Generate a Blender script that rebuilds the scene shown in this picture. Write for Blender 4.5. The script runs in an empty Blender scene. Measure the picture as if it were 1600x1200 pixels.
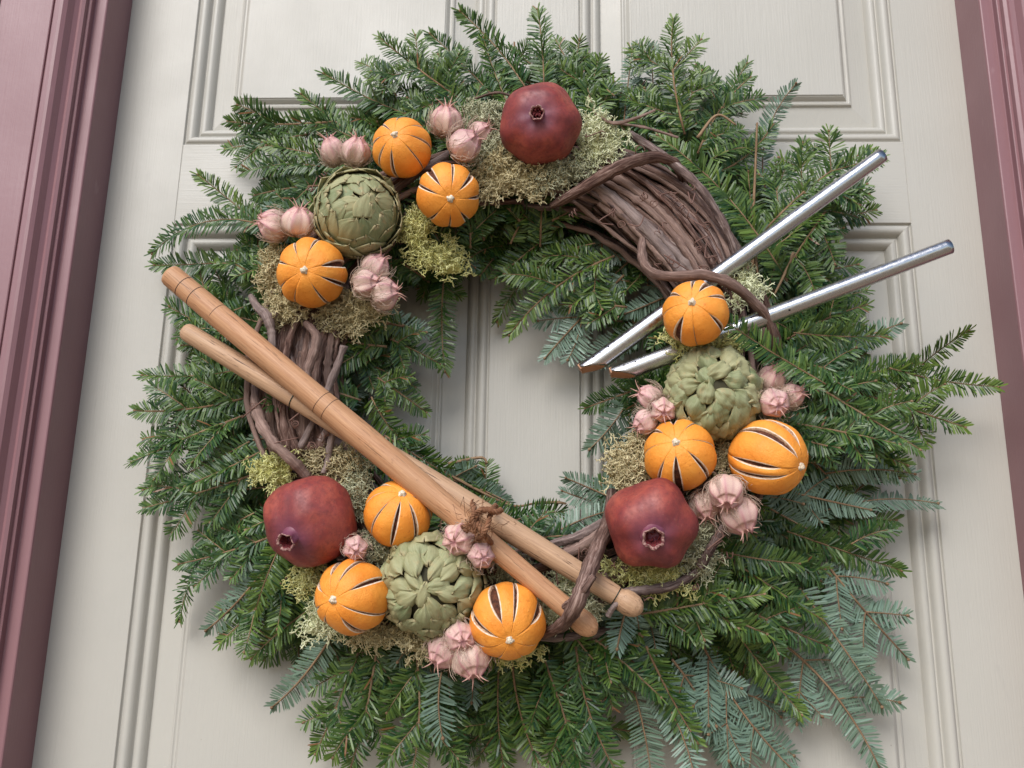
import bpy, math, random
import numpy as np
from mathutils import Vector, Matrix

random.seed(7)
rng = np.random.default_rng(7)
S = bpy.context.scene
COL = S.collection

# ------------------------------------------------------------------ camera
FPX = 1500.0
def _basis():
    Z = np.array([90., -5785., FPX]); Z /= np.linalg.norm(Z)
    X = np.array([40000., 170., -FPX]); X -= Z * X.dot(Z); X /= np.linalg.norm(X)
    return np.stack([X, np.cross(Z, X), Z], 1)
M = _basis()
CAM = np.array([0.01383731, -0.92118826, -0.23914156])
cam_data = bpy.data.cameras.new('camera')
cam = bpy.data.objects.new('camera', cam_data); COL.objects.link(cam)
cam_data.sensor_width = 36.0; cam_data.lens = 36.0 * FPX / 1600.0
cam_data.clip_start = 0.02; cam_data.clip_end = 100
m = Matrix.Identity(4)
for i in range(3):
    m[i][0] = M[0, i]; m[i][1] = -M[1, i]; m[i][2] = -M[2, i]; m[i][3] = CAM[i]
cam.matrix_world = m
cam_data.dof.use_dof = True; cam_data.dof.focus_distance = 0.84; cam_data.dof.aperture_fstop = 16.0
S.camera = cam
S.render.resolution_x = 1024; S.render.resolution_y = 768

# ------------------------------------------------------------------ light
SUN_EL, SUN_AZ = math.radians(39), math.radians(200)     # azimuth clockwise from +Y: sun up front and to the left
w = bpy.data.worlds.new('World'); S.world = w; w.use_nodes = True
nt = w.node_tree; bg = nt.nodes['Background']
sky = nt.nodes.new('ShaderNodeTexSky'); sky.sky_type = 'NISHITA'; sky.sun_disc = False
sky.sun_elevation = SUN_EL; sky.sun_rotation = SUN_AZ
sky.air_density = 1.0; sky.dust_density = 1.0; sky.ozone_density = 1.0
nt.links.new(sky.outputs[0], bg.inputs[0]); bg.inputs[1].default_value = 0.115
sd = bpy.data.lights.new('sun', 'SUN'); sd.energy = 2.4; sd.angle = math.radians(38); sd.color = (1.0, 0.98, 0.965)
sun = bpy.data.objects.new('sun', sd); COL.objects.link(sun)
sdir = Vector((math.sin(SUN_AZ) * math.cos(SUN_EL), math.cos(SUN_AZ) * math.cos(SUN_EL), math.sin(SUN_EL)))
sun.rotation_euler = sdir.to_track_quat('Z', 'Y').to_euler(); sun.location = (-1, -3, 3)
S.view_settings.view_transform = 'Standard'; S.view_settings.look = 'None'
S.view_settings.exposure = 0.45; S.view_settings.gamma = 1.0

# ------------------------------------------------------------------ placing: photograph pixel at distance d in front of the door
def P(u, v, d=0.0):
    r = M.T @ np.array([(u - 800) / FPX, (v - 600) / FPX, 1.0])
    return CAM + r * ((-d - CAM[1]) / r[1])
def PX(d): return 0.000635 - 0.000689 * d      # metres per pixel at distance d
def pdir(dx, dy, toward, pos):
    view = (Vector(CAM) - Vector(pos)).normalized(); rt = Vector((1, 0, 0)); rt = (rt - view * rt.dot(view)).normalized(); up = view.cross(rt)
    v = rt * dx - up * dy
    if v.length > 1e-6: v.normalize()
    return (v * math.sqrt(max(0, 1 - toward * toward)) + view * toward).normalized()

# ------------------------------------------------------------------ mesh helpers
def mk(name, V, F, mats, parent=None, midx=None, flow=None, smooth=True, tone=None):
    me = bpy.data.meshes.new(name)
    V = np.asarray(V, dtype=np.float32).reshape(-1, 3)
    me.vertices.add(len(V)); me.vertices.foreach_set('co', V.ravel())
    F = [np.asarray(f, dtype=np.int32) for f in F if len(f)]
    tot = np.concatenate([np.full(len(f), f.shape[1], np.int32) for f in F])
    lv = np.concatenate([f.ravel() for f in F])
    me.loops.add(len(lv)); me.loops.foreach_set('vertex_index', lv)
    me.polygons.add(len(tot))
    st = np.concatenate([[0], np.cumsum(tot)[:-1]]).astype(np.int32)
    me.polygons.foreach_set('loop_start', st); me.polygons.foreach_set('loop_total', tot)
    me.polygons.foreach_set('use_smooth', np.full(len(tot), smooth, bool))
    if midx is not None: me.polygons.foreach_set('material_index', np.asarray(midx, np.int32))
    if flow is not None:
        a = me.attributes.new('flow', 'FLOAT_VECTOR', 'POINT'); a.data.foreach_set('vector', np.asarray(flow, np.float32).ravel())
    if tone is not None:
        a = me.attributes.new('tone', 'FLOAT', 'POINT'); a.data.foreach_set('value', np.asarray(tone, np.float32).ravel())
    me.update(calc_edges=True); me.validate()
    for mt in (mats if isinstance(mats, (list, tuple)) else [mats]): me.materials.append(mt)
    return link(name, me, parent)
def link(name, me, parent=None, mat=None):
    o = bpy.data.objects.new(name, me); COL.objects.link(o)
    if parent is not None: o.parent = parent
    if mat is not None: o.matrix_local = mat
    return o
def empty(name, label, cat, group=None, mat=None):
    o = bpy.data.objects.new(name, None); COL.objects.link(o); o.empty_display_size = 0.01
    if mat is not None: o.matrix_world = mat
    return tag(o, label, cat, group)
def tag(o, label, cat, group=None):
    o['label'] = label; o['category'] = cat
    if group: o['group'] = group
    return o
def frame_z(pos, zdir, spin=0.0):
    z = Vector(zdir).normalized(); ref = Vector((0, 0, 1)) if abs(z.z) < 0.9 else Vector((1, 0, 0))
    x = ref.cross(z).normalized(); y = z.cross(x)
    R = Matrix((x, y, z)).transposed() @ Matrix.Rotation(spin, 3, 'Z')
    return Matrix.Translation(Vector(pos)) @ R.to_4x4()

def tubes(paths, radii, ns=3, caps=True):
    """many tubes at once; paths K,N,3; radii K,N -> V, quads, caps, flow"""
    Pp = np.asarray(paths, float); K, N = Pp.shape[:2]; R = np.broadcast_to(np.asarray(radii, float), (K, N))
    T = np.gradient(Pp, axis=1); T /= np.linalg.norm(T, axis=2, keepdims=True) + 1e-12
    A = np.zeros_like(T)
    a = np.cross(T[:, 0], [0.31, 0.87, 0.38]); bad = np.linalg.norm(a, axis=1) < 0.1
    a[bad] = np.cross(T[bad, 0], [1, 0, 0]); A[:, 0] = a / np.linalg.norm(a, axis=1, keepdims=True)
    for i in range(1, N):
        a = A[:, i - 1] - T[:, i] * (A[:, i - 1] * T[:, i]).sum(1, keepdims=True)
        A[:, i] = a / (np.linalg.norm(a, axis=1, keepdims=True) + 1e-12)
    B = np.cross(T, A)
    ang = np.arange(ns) / ns * 2 * math.pi; c, s = np.cos(ang), np.sin(ang)
    ring = A[:, :, None] * c[None, None, :, None] + B[:, :, None] * s[None, None, :, None]
    V = Pp[:, :, None] + ring * R[:, :, None, None]
    seg = np.linalg.norm(np.diff(Pp, axis=1), axis=2); L = np.concatenate([np.zeros((K, 1)), np.cumsum(seg, 1)], 1)
    off = rng.random(K)[:, None] * 3
    rm = R.mean(1)[:, None, None]
    flow = np.stack([np.broadcast_to(c[None, None] * rm, (K, N, ns)), np.broadcast_to(s[None, None] * rm, (K, N, ns)),
                     np.broadcast_to((L + off)[:, :, None], (K, N, ns))], -1)
    idx = np.arange(K * N * ns).reshape(K, N, ns); nx = np.roll(idx, -1, axis=2)
    q = np.stack([idx[:, :-1], nx[:, :-1], nx[:, 1:], idx[:, 1:]], -1).reshape(-1, 4)
    cp = np.concatenate([idx[:, 0, ::-1], idx[:, -1]]) if caps else np.zeros((0, ns), int)
    return V.reshape(-1, 3), q, cp, flow.reshape(-1, 3)
def tube1(name, path, rad, mat, parent=None, ns=10):
    V, q, c, f = tubes(np.asarray(path)[None], np.asarray(rad)[None] if np.ndim(rad) else np.full((1, len(path)), rad), ns)
    return mk(name, V, [q, c], mat, parent, flow=f)
def smooth_path(pts, n=40):
    """Catmull-Rom through the points"""
    p = np.asarray(pts, float); p = np.vstack([2 * p[0] - p[1], p, 2 * p[-1] - p[-2]]); k = len(p) - 3
    out = []
    for t in np.linspace(0, k - 1e-6, n):
        i = int(t); x = t - i; a, b, c, d = p[i:i + 4]
        out.append(0.5 * ((2 * b) + (c - a) * x + (2 * a - 5 * b + 4 * c - d) * x * x + (3 * b - a - 3 * c + d) * x ** 3))
    return np.array(out)
def lathe(prof, ns=24, wob=None):
    """prof: list of (r, z) -> V, quads, flow about Z"""
    pr = np.asarray(prof, float); N = len(pr); a = np.arange(ns) / ns * 2 * math.pi
    V = np.stack([pr[:, None, 0] * np.cos(a), pr[:, None, 0] * np.sin(a), np.broadcast_to(pr[:, None, 1], (N, ns))], -1)
    idx = np.arange(N * ns).reshape(N, ns); nx = np.roll(idx, -1, 1)
    q = np.stack([idx[:-1], nx[:-1], nx[1:], idx[1:]], -1).reshape(-1, 4)
    return V.reshape(-1, 3), q
def grid_faces(nu, nv, off=0):
    i = np.arange(nu * nv).reshape(nu, nv) + off
    return np.stack([i[:-1, :-1], i[1:, :-1], i[1:, 1:], i[:-1, 1:]], -1).reshape(-1, 4)
def box(x0, x1, y0, y1, z0, z1):
    V = [(x, y, z) for x in (x0, x1) for y in (y0, y1) for z in (z0, z1)]
    return np.array(V), np.array([(0, 1, 3, 2), (4, 6, 7, 5), (0, 4, 5, 1), (2, 3, 7, 6), (0, 2, 6, 4), (1, 5, 7, 3)])
def fnoise(p, seed=0, f=1.0):
    """cheap smooth pseudo noise from summed sines, p (...,3)"""
    r = np.random.default_rng(seed); o = 0
    for k in range(6):
        d = r.normal(size=3) * f * (1 + 0.5 * k); o = o + np.sin(p @ d + r.random() * 6.28) / (1 + 0.5 * k)
    return o / 3.0

# ------------------------------------------------------------------ materials
class Mat:
    def __init__(s, name, rough=0.5, spec=0.5, metal=0.0):
        s.m = bpy.data.materials.new(name); s.m.use_nodes = True; s.t = s.m.node_tree; s.b = s.t.nodes['Principled BSDF']
        s.b.inputs['Roughness'].default_value = rough; s.b.inputs['Specular IOR Level'].default_value = spec
        s.b.inputs['Metallic'].default_value = metal
    def n(s, typ, **kw):
        x = s.t.nodes.new(typ)
        for k, v in kw.items():
            if k.startswith('_'): setattr(x, k[1:], v)
            else: x.inputs[k].default_value = v
        return x
    def l(s, a, b): s.t.links.new(a, b)
    def coord(s, kind='Object', scale=(1, 1, 1)):
        if kind == 'flow': a = s.n('ShaderNodeAttribute', _attribute_name='flow').outputs['Vector']
        else: a = s.n('ShaderNodeTexCoord').outputs[kind]
        mp = s.n('ShaderNodeMapping'); mp.inputs['Scale'].default_value = scale; s.l(a, mp.inputs[0]); return mp.outputs[0]
    def noise(s, co, scale, detail=4, rough=0.55, dist=0.0):
        x = s.n('ShaderNodeTexNoise', Scale=scale, Detail=detail, Roughness=rough, Distortion=dist); s.l(co, x.inputs['Vector']); return x.outputs['Fac']
    def ramp(s, fac, stops):
        x = s.n('ShaderNodeValToRGB'); e = x.color_ramp.elements
        while len(e) < len(stops): e.new(0.5)
        for el, (p, c) in zip(e, stops): el.position = p; el.color = (*c, 1) if len(c) == 3 else c
        s.l(fac, x.inputs[0]); return x.outputs[0]
    def mix(s, fac, a, b, mode='MIX'):
        x = s.n('ShaderNodeMix', _data_type='RGBA', _blend_type=mode)
        for sock, v in ((x.inputs[0], fac), (x.inputs[6], a), (x.inputs[7], b)):
            if isinstance(v, (int, float)): sock.default_value = v
            elif isinstance(v, tuple): sock.default_value = (*v, 1)
            else: s.l(v, sock)
        return x.outputs[2]
    def math(s, op, a, b=0.0):
        x = s.n('ShaderNodeMath', _operation=op)
        for sock, v in ((x.inputs[0], a), (x.inputs[1], b)):
            if isinstance(v, (int, float)): sock.default_value = v
            else: s.l(v, sock)
        return x.outputs[0]
    def col(s, c):
        if isinstance(c, tuple): s.b.inputs['Base Color'].default_value = (*c, 1)
        else: s.l(c, s.b.inputs['Base Color'])
    def bump(s, h, strength=0.3, dist=0.001):
        x = s.n('ShaderNodeBump', Strength=strength, Distance=dist); s.l(h, x.inputs['Height']); s.l(x.outputs[0], s.b.inputs['Normal']); return x
    def rand(s): return s.n('ShaderNodeObjectInfo').outputs['Random']

def mat_paint(name, base, worn, rough=0.42, grain=1.0, cross=False):
    k = Mat(name, rough, 0.4)
    co = k.coord('Object', (1, 1, 1)); st = k.coord('Object', (60, 60, 2.2) if not cross else (2.2, 60, 60))
    g = k.noise(st, 9, 5, 0.6); big = k.noise(co, 7, 4, 0.6); sp = k.noise(co, 160, 2, 0.5)
    c = k.mix(k.ramp(big, [(0.35, (0, 0, 0)), (0.75, (1, 1, 1))]), base, tuple(b * 0.93 for b in base))
    scuff = k.n('ShaderNodeTexNoise', Scale=26.0, Detail=3.0, Roughness=0.6); k.l(k.coord('Object', (1.6, 1, 0.6)), scuff.inputs['Vector'])
    c = k.mix(k.ramp(scuff.outputs['Fac'], [(0.66, (0, 0, 0)), (0.75, (0.6,) * 3)]), c, worn)
    v = k.n('ShaderNodeTexVoronoi', Scale=24.0); k.l(co, v.inputs['Vector'])
    dots = k.ramp(v.outputs['Distance'], [(0.012, (1, 1, 1)), (0.022, (0, 0, 0))])
    c = k.mix(k.math('MULTIPLY', dots, 0.7), c, (0.16, 0.13, 0.11))
    k.col(c)
    h = k.math('ADD', k.math('MULTIPLY', g, 0.5 * grain), k.math('ADD', k.math('MULTIPLY', sp, 0.15), k.math('MULTIPLY', big, 0.8)))
    k.bump(h, 0.5, 0.0011)
    k.l(k.ramp(big, [(0.3, (rough - 0.08,) * 3), (0.8, (rough + 0.12,) * 3)]), k.b.inputs['Roughness'])
    return k.m
DOOR = mat_paint('cream_door_paint', (0.438, 0.420, 0.374), (0.385, 0.368, 0.332))
DOORX = mat_paint('cream_door_paint_cross_grain', (0.438, 0.420, 0.374), (0.385, 0.368, 0.332), cross=True)
FRAME = mat_paint('mauve_frame_paint', (0.240, 0.120, 0.130), (0.34, 0.22, 0.23), 0.40, 0.6)

def mat_wood(name, light, dark, crack=0.3):
    k = Mat(name, 0.5, 0.35)
    st = k.coord('flow', (1, 1, 0.035)); g = k.noise(st, 650, 5, 0.7, 0.4); g2 = k.noise(k.coord('flow', (1, 1, 0.12)), 90, 3, 0.5)
    fine = k.noise(k.coord('flow', (1, 1, 0.02)), 1500, 2, 0.5)
    c = k.mix(k.ramp(g, [(0.35, (0, 0, 0)), (0.7, (1, 1, 1))]), light, dark)
    c = k.mix(k.ramp(g2, [(0.3, (0, 0, 0)), (0.75, (0.6,) * 3)]), c, tuple(x * 0.72 for x in light))
    cr = k.ramp(k.noise(k.coord('flow', (1, 1, 0.05)), 520, 3, 0.7), [(0.34, (1, 1, 1)), (0.39, (0, 0, 0))])
    c = k.mix(k.math('MULTIPLY', cr, crack), c, (0.07, 0.035, 0.018))
    c = k.mix(k.ramp(k.noise(k.coord('flow', (1, 1, 0.5)), 160, 4, 0.7), [(0.64, (0, 0, 0)), (0.74, (0.45,) * 3)]), c, tuple(x * 0.45 for x in dark)); k.col(c)
    k.bump(k.math('SUBTRACT', k.math('ADD', g, k.math('MULTIPLY', fine, 0.5)), k.math('MULTIPLY', cr, crack)), 0.35, 0.0005); return k.m
WOOD_O = mat_wood('orange_varnished_wood', (0.60, 0.335, 0.18), (0.36, 0.155, 0.07), 0.55)
WOOD_P = mat_wood('pale_weathered_wood', (0.58, 0.37, 0.225), (0.34, 0.19, 0.11), 0.95)
WOOD_PLUG = mat_wood('plug_wood', (0.52, 0.26, 0.13), (0.36, 0.16, 0.08), 0.2)
def flat(name, c, rough=0.6, metal=0.0, spec=0.4):
    k = Mat(name, rough, spec, metal); f = k.noise(k.coord('Object'), 300, 3)
    k.col(k.mix(f, c, tuple(x * 0.7 for x in c))); return k.m
DARKLINE = flat('burnt_groove', (0.06, 0.03, 0.018)); WIRE = flat('dark_green_wire', (0.02, 0.035, 0.025), 0.35, 0.3)
HOLE = flat('dark_hole', (0.015, 0.012, 0.012))

def mat_metal():
    k = Mat('polished_steel', 0.13, 0.5, 1.0)
    n = k.noise(k.coord('flow', (1, 1, 0.03)), 700, 3); sp = k.noise(k.coord('flow'), 260, 4, 0.7)
    c = k.mix(k.ramp(sp, [(0.60, (0, 0, 0)), (0.72, (0.6,) * 3)]), (0.50, 0.495, 0.50), (0.28, 0.25, 0.24)); k.col(c)
    k.l(k.ramp(sp, [(0.35, (0.19,) * 3), (0.75, (0.42,) * 3)]), k.b.inputs['Roughness']); k.bump(k.math('ADD', n, sp), 0.06, 0.0003); return k.m
METAL = mat_metal()

def mat_bark(name, a, b, c3):
    k = Mat(name, 0.75, 0.10)
    g = k.noise(k.coord('flow', (1, 1, 0.10)), 520, 6, 0.7, 0.6); h = k.noise(k.coord('flow', (1, 1, 0.25)), 130, 4, 0.6)
    c = k.ramp(g, [(0.34, b), (0.5, a), (0.66, c3)])
    c = k.mix(k.ramp(h, [(0.4, (0, 0, 0)), (0.7, (0.7,) * 3)]), c, b)
    c = k.mix(k.math('MULTIPLY', k.math('POWER', k.rand(), 2.0), 0.55), c, c3)
    k.col(c); k.bump(k.math('ADD', g, k.math('MULTIPLY', h, 0.8)), 0.9, 0.0012); return k.m
BARK = mat_bark('grapevine_bark', (0.155, 0.088, 0.070), (0.030, 0.014, 0.011), (0.38, 0.265, 0.22))
BARK_G = mat_bark('grey_grapevine_bark', (0.165, 0.110, 0.098), (0.034, 0.019, 0.018), (0.38, 0.30, 0.27))
TENDRIL = flat('tendril_bark', (0.20, 0.105, 0.08), 0.6)
TWIG = mat_bark('fir_twig_bark', (0.24, 0.15, 0.085), (0.11, 0.065, 0.04), (0.38, 0.26, 0.16))
TWINE = mat_bark('brown_paper_twine', (0.26, 0.115, 0.06), (0.10, 0.045, 0.028), (0.36, 0.19, 0.11))

def mat_needle(name='fir_needles', top=((0.012, 0.044, 0.006), (0.150, 0.225, 0.038)), under=(0.200, 0.295, 0.225)):
    k = Mat(name, 0.34, 0.36)
    tn = k.n('ShaderNodeAttribute', _attribute_name='tone').outputs['Fac']
    rnd = k.rand()
    c = k.mix(tn, *top)
    c = k.mix(k.math('MULTIPLY', rnd, 0.5), c, (0.018, 0.070, 0.028))
    c = k.mix(k.math('GREATER_THAN', tn, 1.5), c, (0.20, 0.095, 0.04))
    un = k.mix(tn, under, tuple(x * 0.55 for x in under))
    bf = k.n('ShaderNodeNewGeometry').outputs['Backfacing']
    k.col(k.mix(k.math('MULTIPLY', bf, 0.85), c, un))
    k.b.inputs['Subsurface Weight'].default_value = 0.0
    tr = k.n('ShaderNodeBsdfTranslucent'); tr.inputs['Color'].default_value = (0.10, 0.20, 0.035, 1)
    ms = k.n('ShaderNodeMixShader'); ms.inputs[0].default_value = 0.06
    k.l(k.b.outputs[0], ms.inputs[1]); k.l(tr.outputs[0], ms.inputs[2])
    k.l(ms.outputs[0], k.t.nodes['Material Output'].inputs['Surface']); return k.m
NEEDLE = mat_needle()

def mat_rind():
    k = Mat('dried_orange_rind', 0.52, 0.38)
    co = k.coord('Object'); a = k.noise(co, 55, 4, 0.6); b = k.noise(co, 240, 2); cc = k.noise(co, 1100, 2)
    c = k.mix(k.ramp(a, [(0.3, (0, 0, 0)), (0.75, (1, 1, 1))]), (0.89, 0.345, 0.050), (0.76, 0.215, 0.017))
    c = k.mix(k.ramp(b, [(0.66, (0, 0, 0)), (0.8, (0.5,) * 3)]), c, (0.93, 0.48, 0.12))
    c = k.mix(k.math('MULTIPLY', k.rand(), 0.35), c, (0.90, 0.36, 0.05))
    sp = k.ramp(k.noise(co, 300, 3, 0.7), [(0.30, (0.8,) * 3), (0.38, (0, 0, 0))]); c = k.mix(sp, c, (0.62, 0.17, 0.02))
    k.col(c); k.bump(k.math('ADD', k.math('ADD', cc, b), k.math('MULTIPLY', a, 2.5)), 0.6, 0.0008); return k.m
RIND = mat_rind()
def mat_simple(name, stops, scale, rough=0.7, bump=0.3, dist=0.0006, spec=0.3, kind='Object', sc=(1, 1, 1)):
    k = Mat(name, rough, spec); f = k.noise(k.coord(kind, sc), scale, 5, 0.6); k.col(k.ramp(f, stops)); k.bump(f, bump, dist); return k.m
PITH = mat_simple('orange_pith', [(0.35, (0.62, 0.42, 0.28)), (0.6, (0.82, 0.70, 0.56))], 260)
WALLP = mat_simple('dried_peel_wall', [(0.35, (0.30, 0.13, 0.06)), (0.6, (0.62, 0.42, 0.28))], 300)
PULP = mat_simple('dried_pulp', [(0.35, (0.035, 0.012, 0.008)), (0.7, (0.16, 0.05, 0.02))], 300, 0.8)
CALYX = mat_simple('dried_calyx', [(0.35, (0.48, 0.34, 0.20)), (0.6, (0.78, 0.70, 0.56))], 700)

def mat_bract():
    k = Mat('dried_artichoke_bract', 0.62, 0.3)
    st = k.noise(k.coord('flow', (1, 0.10, 1)), 900, 4, 0.6); a = k.noise(k.coord('Object'), 60, 4)
    c = k.mix(k.ramp(a, [(0.35, (0, 0, 0)), (0.68, (1, 1, 1))]), (0.175, 0.22, 0.105), (0.32, 0.35, 0.20))
    c = k.mix(k.ramp(k.noise(k.coord('Object'), 110, 4, 0.65), [(0.56, (0, 0, 0)), (0.74, (0.85,) * 3)]), c, (0.40, 0.27, 0.13))
    t = k.n('ShaderNodeAttribute', _attribute_name='tone').outputs['Fac']
    c = k.mix(k.ramp(t, [(0.55, (0, 0, 0)), (0.95, (0.8,) * 3)]), c, (0.46, 0.35, 0.20))
    c = k.mix(k.ramp(st, [(0.4, (0, 0, 0)), (0.7, (0.5,) * 3)]), c, (0.10, 0.11, 0.045))
    c = k.mix(k.math('MULTIPLY', k.rand(), 0.6), c, (0.42, 0.37, 0.20))
    k.col(c); k.bump(st, 0.5, 0.0006); return k.m
BRACT = mat_bract()
CORE = flat('artichoke_core', (0.05, 0.045, 0.02), 0.8)

def mat_pom():
    k = Mat('dried_pomegranate_skin', 0.45, 0.4)
    co = k.coord('Object'); a = k.noise(co, 38, 5, 0.6, 0.4); b = k.noise(co, 230, 5, 0.7)
    c = k.ramp(a, [(0.30, (0.15, 0.026, 0.029)), (0.5, (0.255, 0.046, 0.038)), (0.72, (0.38, 0.085, 0.055))])
    c = k.mix(k.ramp(b, [(0.45, (0, 0, 0)), (0.70, (0.6,) * 3)]), c, (0.11, 0.024, 0.026))
    c = k.mix(k.ramp(k.noise(co, 500, 3, 0.7), [(0.62, (0, 0, 0)), (0.72, (0.4,) * 3)]), c, (0.36, 0.17, 0.12))
    ln = k.n('ShaderNodeVectorMath', _operation='LENGTH'); off = k.n('ShaderNodeMapping'); off.inputs['Location'].default_value = (0, 0, -0.036)
    k.l(k.n('ShaderNodeTexCoord').outputs['Object'], off.inputs[0]); k.l(off.outputs[0], ln.inputs[0])
    bl = k.ramp(k.math('ADD', ln.outputs['Value'], k.math('MULTIPLY', b, 0.008)), [(0.010, (0.8,) * 3), (0.028, (0, 0, 0))])
    c = k.mix(bl, c, (0.15, 0.055, 0.10)); k.col(c)
    k.l(k.ramp(b, [(0.3, (0.40,) * 3), (0.7, (0.62,) * 3)]), k.b.inputs['Roughness'])
    k.bump(k.math('ADD', a, k.math('MULTIPLY', b, 0.35)), 0.4, 0.0010); return k.m
POM = mat_pom()
POMIN = mat_simple('pomegranate_crown_inside', [(0.35, (0.05, 0.006, 0.010)), (0.7, (0.22, 0.03, 0.035))], 700, 0.7, 0.8)
POMRIM = mat_simple('pomegranate_crown_rim', [(0.4, (0.14, 0.03, 0.04)), (0.6, (0.42, 0.26, 0.22))], 600, 0.7, 0.8)

def mat_pod():
    k = Mat('papery_seed_pod', 0.42, 0.4)
    co = k.coord('Object'); a = k.noise(co, 110, 4, 0.6); st = k.noise(k.coord('Object', (1, 1, 0.18)), 900, 3)
    c = k.ramp(a, [(0.34, (0.50, 0.25, 0.21)), (0.48, (0.72, 0.52, 0.42)), (0.62, (0.86, 0.78, 0.64))])
    t = k.n('ShaderNodeAttribute', _attribute_name='tone').outputs['Fac']
    sp_ = k.n('ShaderNodeSeparateXYZ'); k.l(k.n('ShaderNodeTexCoord').outputs['Object'], sp_.inputs[0])
    zr = k.ramp(k.math('ADD', k.math('MULTIPLY', sp_.outputs[2], 0.4), 0.5), [(0.5, (0, 0, 0)), (0.98, (0.55,) * 3)]); c = k.mix(zr, c, (0.60, 0.20, 0.20))
    c = k.mix(k.math('MULTIPLY', t, 0.85), c, (0.40, 0.12, 0.16))
    c = k.mix(k.ramp(st, [(0.55, (0, 0, 0)), (0.75, (0.35,) * 3)]), c, (0.36, 0.17, 0.20))
    c = k.mix(k.math('MULTIPLY', k.rand(), 0.40), c, (0.56, 0.32, 0.33)); k.col(c)
    k.bump(k.math('ADD', st, a), 0.3, 0.0005); return k.m
POD = mat_pod()
THREAD = flat('pod_threads', (0.60, 0.45, 0.35), 0.7)
HORN = flat('pod_horns', (0.62, 0.36, 0.29), 0.6)
def mat_moss(name, a, b):
    k = Mat(name, 0.85, 0.15); t = k.n('ShaderNodeAttribute', _attribute_name='tone').outputs['Fac']
    c = k.mix(t, a, b); c = k.mix(k.math('MULTIPLY', k.noise(k.coord('Object'), 60, 3), 0.5), c, tuple(x * 0.8 for x in a)); k.col(c); return k.m
MOSS = {'yellow': mat_moss('yellow_green_moss', (0.62, 0.60, 0.22), (0.80, 0.79, 0.42)),
        'tan': mat_moss('tan_moss', (0.54, 0.46, 0.26), (0.72, 0.64, 0.40)),
        'pale': mat_moss('pale_green_moss', (0.68, 0.70, 0.42), (0.85, 0.86, 0.62)),
        'grey': mat_moss('grey_green_moss', (0.46, 0.46, 0.30), (0.64, 0.64, 0.44))}

# ------------------------------------------------------------------ ground and wall
def mat_ground():
    k = Mat('porch_floor', 0.8, 0.2); f = k.noise(k.coord('Object'), 3, 5); k.col(k.ramp(f, [(0.3, (0.27, 0.20, 0.13)), (0.7, (0.36, 0.28, 0.19))])); return k.m
V, F = np.array([(-20, -20, -1.45), (20, -20, -1.45), (20, 20, -1.45), (-20, 20, -1.45)]), [np.array([[0, 1, 2, 3]])]
g = mk('ground', V, F, mat_ground(), smooth=False); g['kind'] = 'structure'
def mat_wall():
    k = Mat('outer_wall', 0.85, 0.2); f = k.noise(k.coord('Object'), 12, 5); k.col(k.ramp(f, [(0.3, (0.30, 0.14, 0.09)), (0.7, (0.40, 0.20, 0.13))])); k.bump(f, 0.5, 0.004); return k.m
WL = mat_wall()
parts = [box(-1.6, -0.585, -0.02, 0.25, -1.45, 1.3), box(0.585, 1.6, -0.02, 0.25, -1.45, 1.3)]
V = np.vstack([p[0] for p in parts]); F = np.vstack([p[1] + 8 * i for i, p in enumerate(parts)])
wl = mk('wall', V, [F], WL, smooth=False); wl['kind'] = 'structure'

# ------------------------------------------------------------------ door
door = empty('panel_door', 'cream painted panelled front door behind the wreath', 'door')
ZT, ZB = 0.83, -1.38
def slab(name, x0, x1, z0, z1, mat):
    # front face with softened arrises; y=0 is the door face
    c = 0.0006; prof = [(0, 0.003), (0, c), (c, 0)]
    ring = []
    for ins, y in prof:
        ring.append([(x0 + ins, y, z0 + ins), (x1 - ins, y, z0 + ins), (x1 - ins, y, z1 - ins), (x0 + ins, y, z1 - ins)])
    V = np.array(ring).reshape(-1, 3); V = np.vstack([V, [(x0, 0.04, z0), (x1, 0.04, z0), (x1, 0.04, z1), (x0, 0.04, z1)]])
    q = []
    for a, b in ((12, 0), (0, 4), (4, 8)):
        for i in range(4): q.append((a + i, a + (i + 1) % 4, b + (i + 1) % 4, b + i))
    q.append((8, 9, 10, 11)); return mk(name, V, [np.array(q)], mat, door, smooth=False)
slab('stile', -0.4565, -0.380, ZB, ZT, DOOR); slab('stile', 0.383, 0.4530, ZB, ZT, DOOR)
slab('rail', -0.380, 0.383, 0.172, 0.264, DOORX); slab('rail', -0.380, 0.383, 0.75, ZT, DOORX); slab('rail', -0.380, 0.383, ZB, -1.15, DOORX)
slab('mullion', -0.0455, 0.0450, 0.264, 0.75, DOOR); slab('mullion', -0.0455, 0.0450, -1.15, 0.172, DOOR)
MOULD = [(0, .0015), (.0006, .0030), (.0016, .0032), (.0026, .0012), (.0060, .0006), (.0085, .0014), (.0105, .0036), (.0120, .0062), (.0126, .0085), (.0136, .0090),
         (.0148, .0072), (.0175, .0066), (.0200, .0078), (.0225, .0108), (.0238, .0140), (.0244, .0152)]
MARGIN = [(.0240, .0152), (.0465, .0112), (.0475, .0100), (.0480, .0084), (.0495, .0078), (.0510, .0086), (.0525, .0086), (.0545, .0060), (.0560, .0044), (.0572, .0040), (.0574, .0030)]
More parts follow.
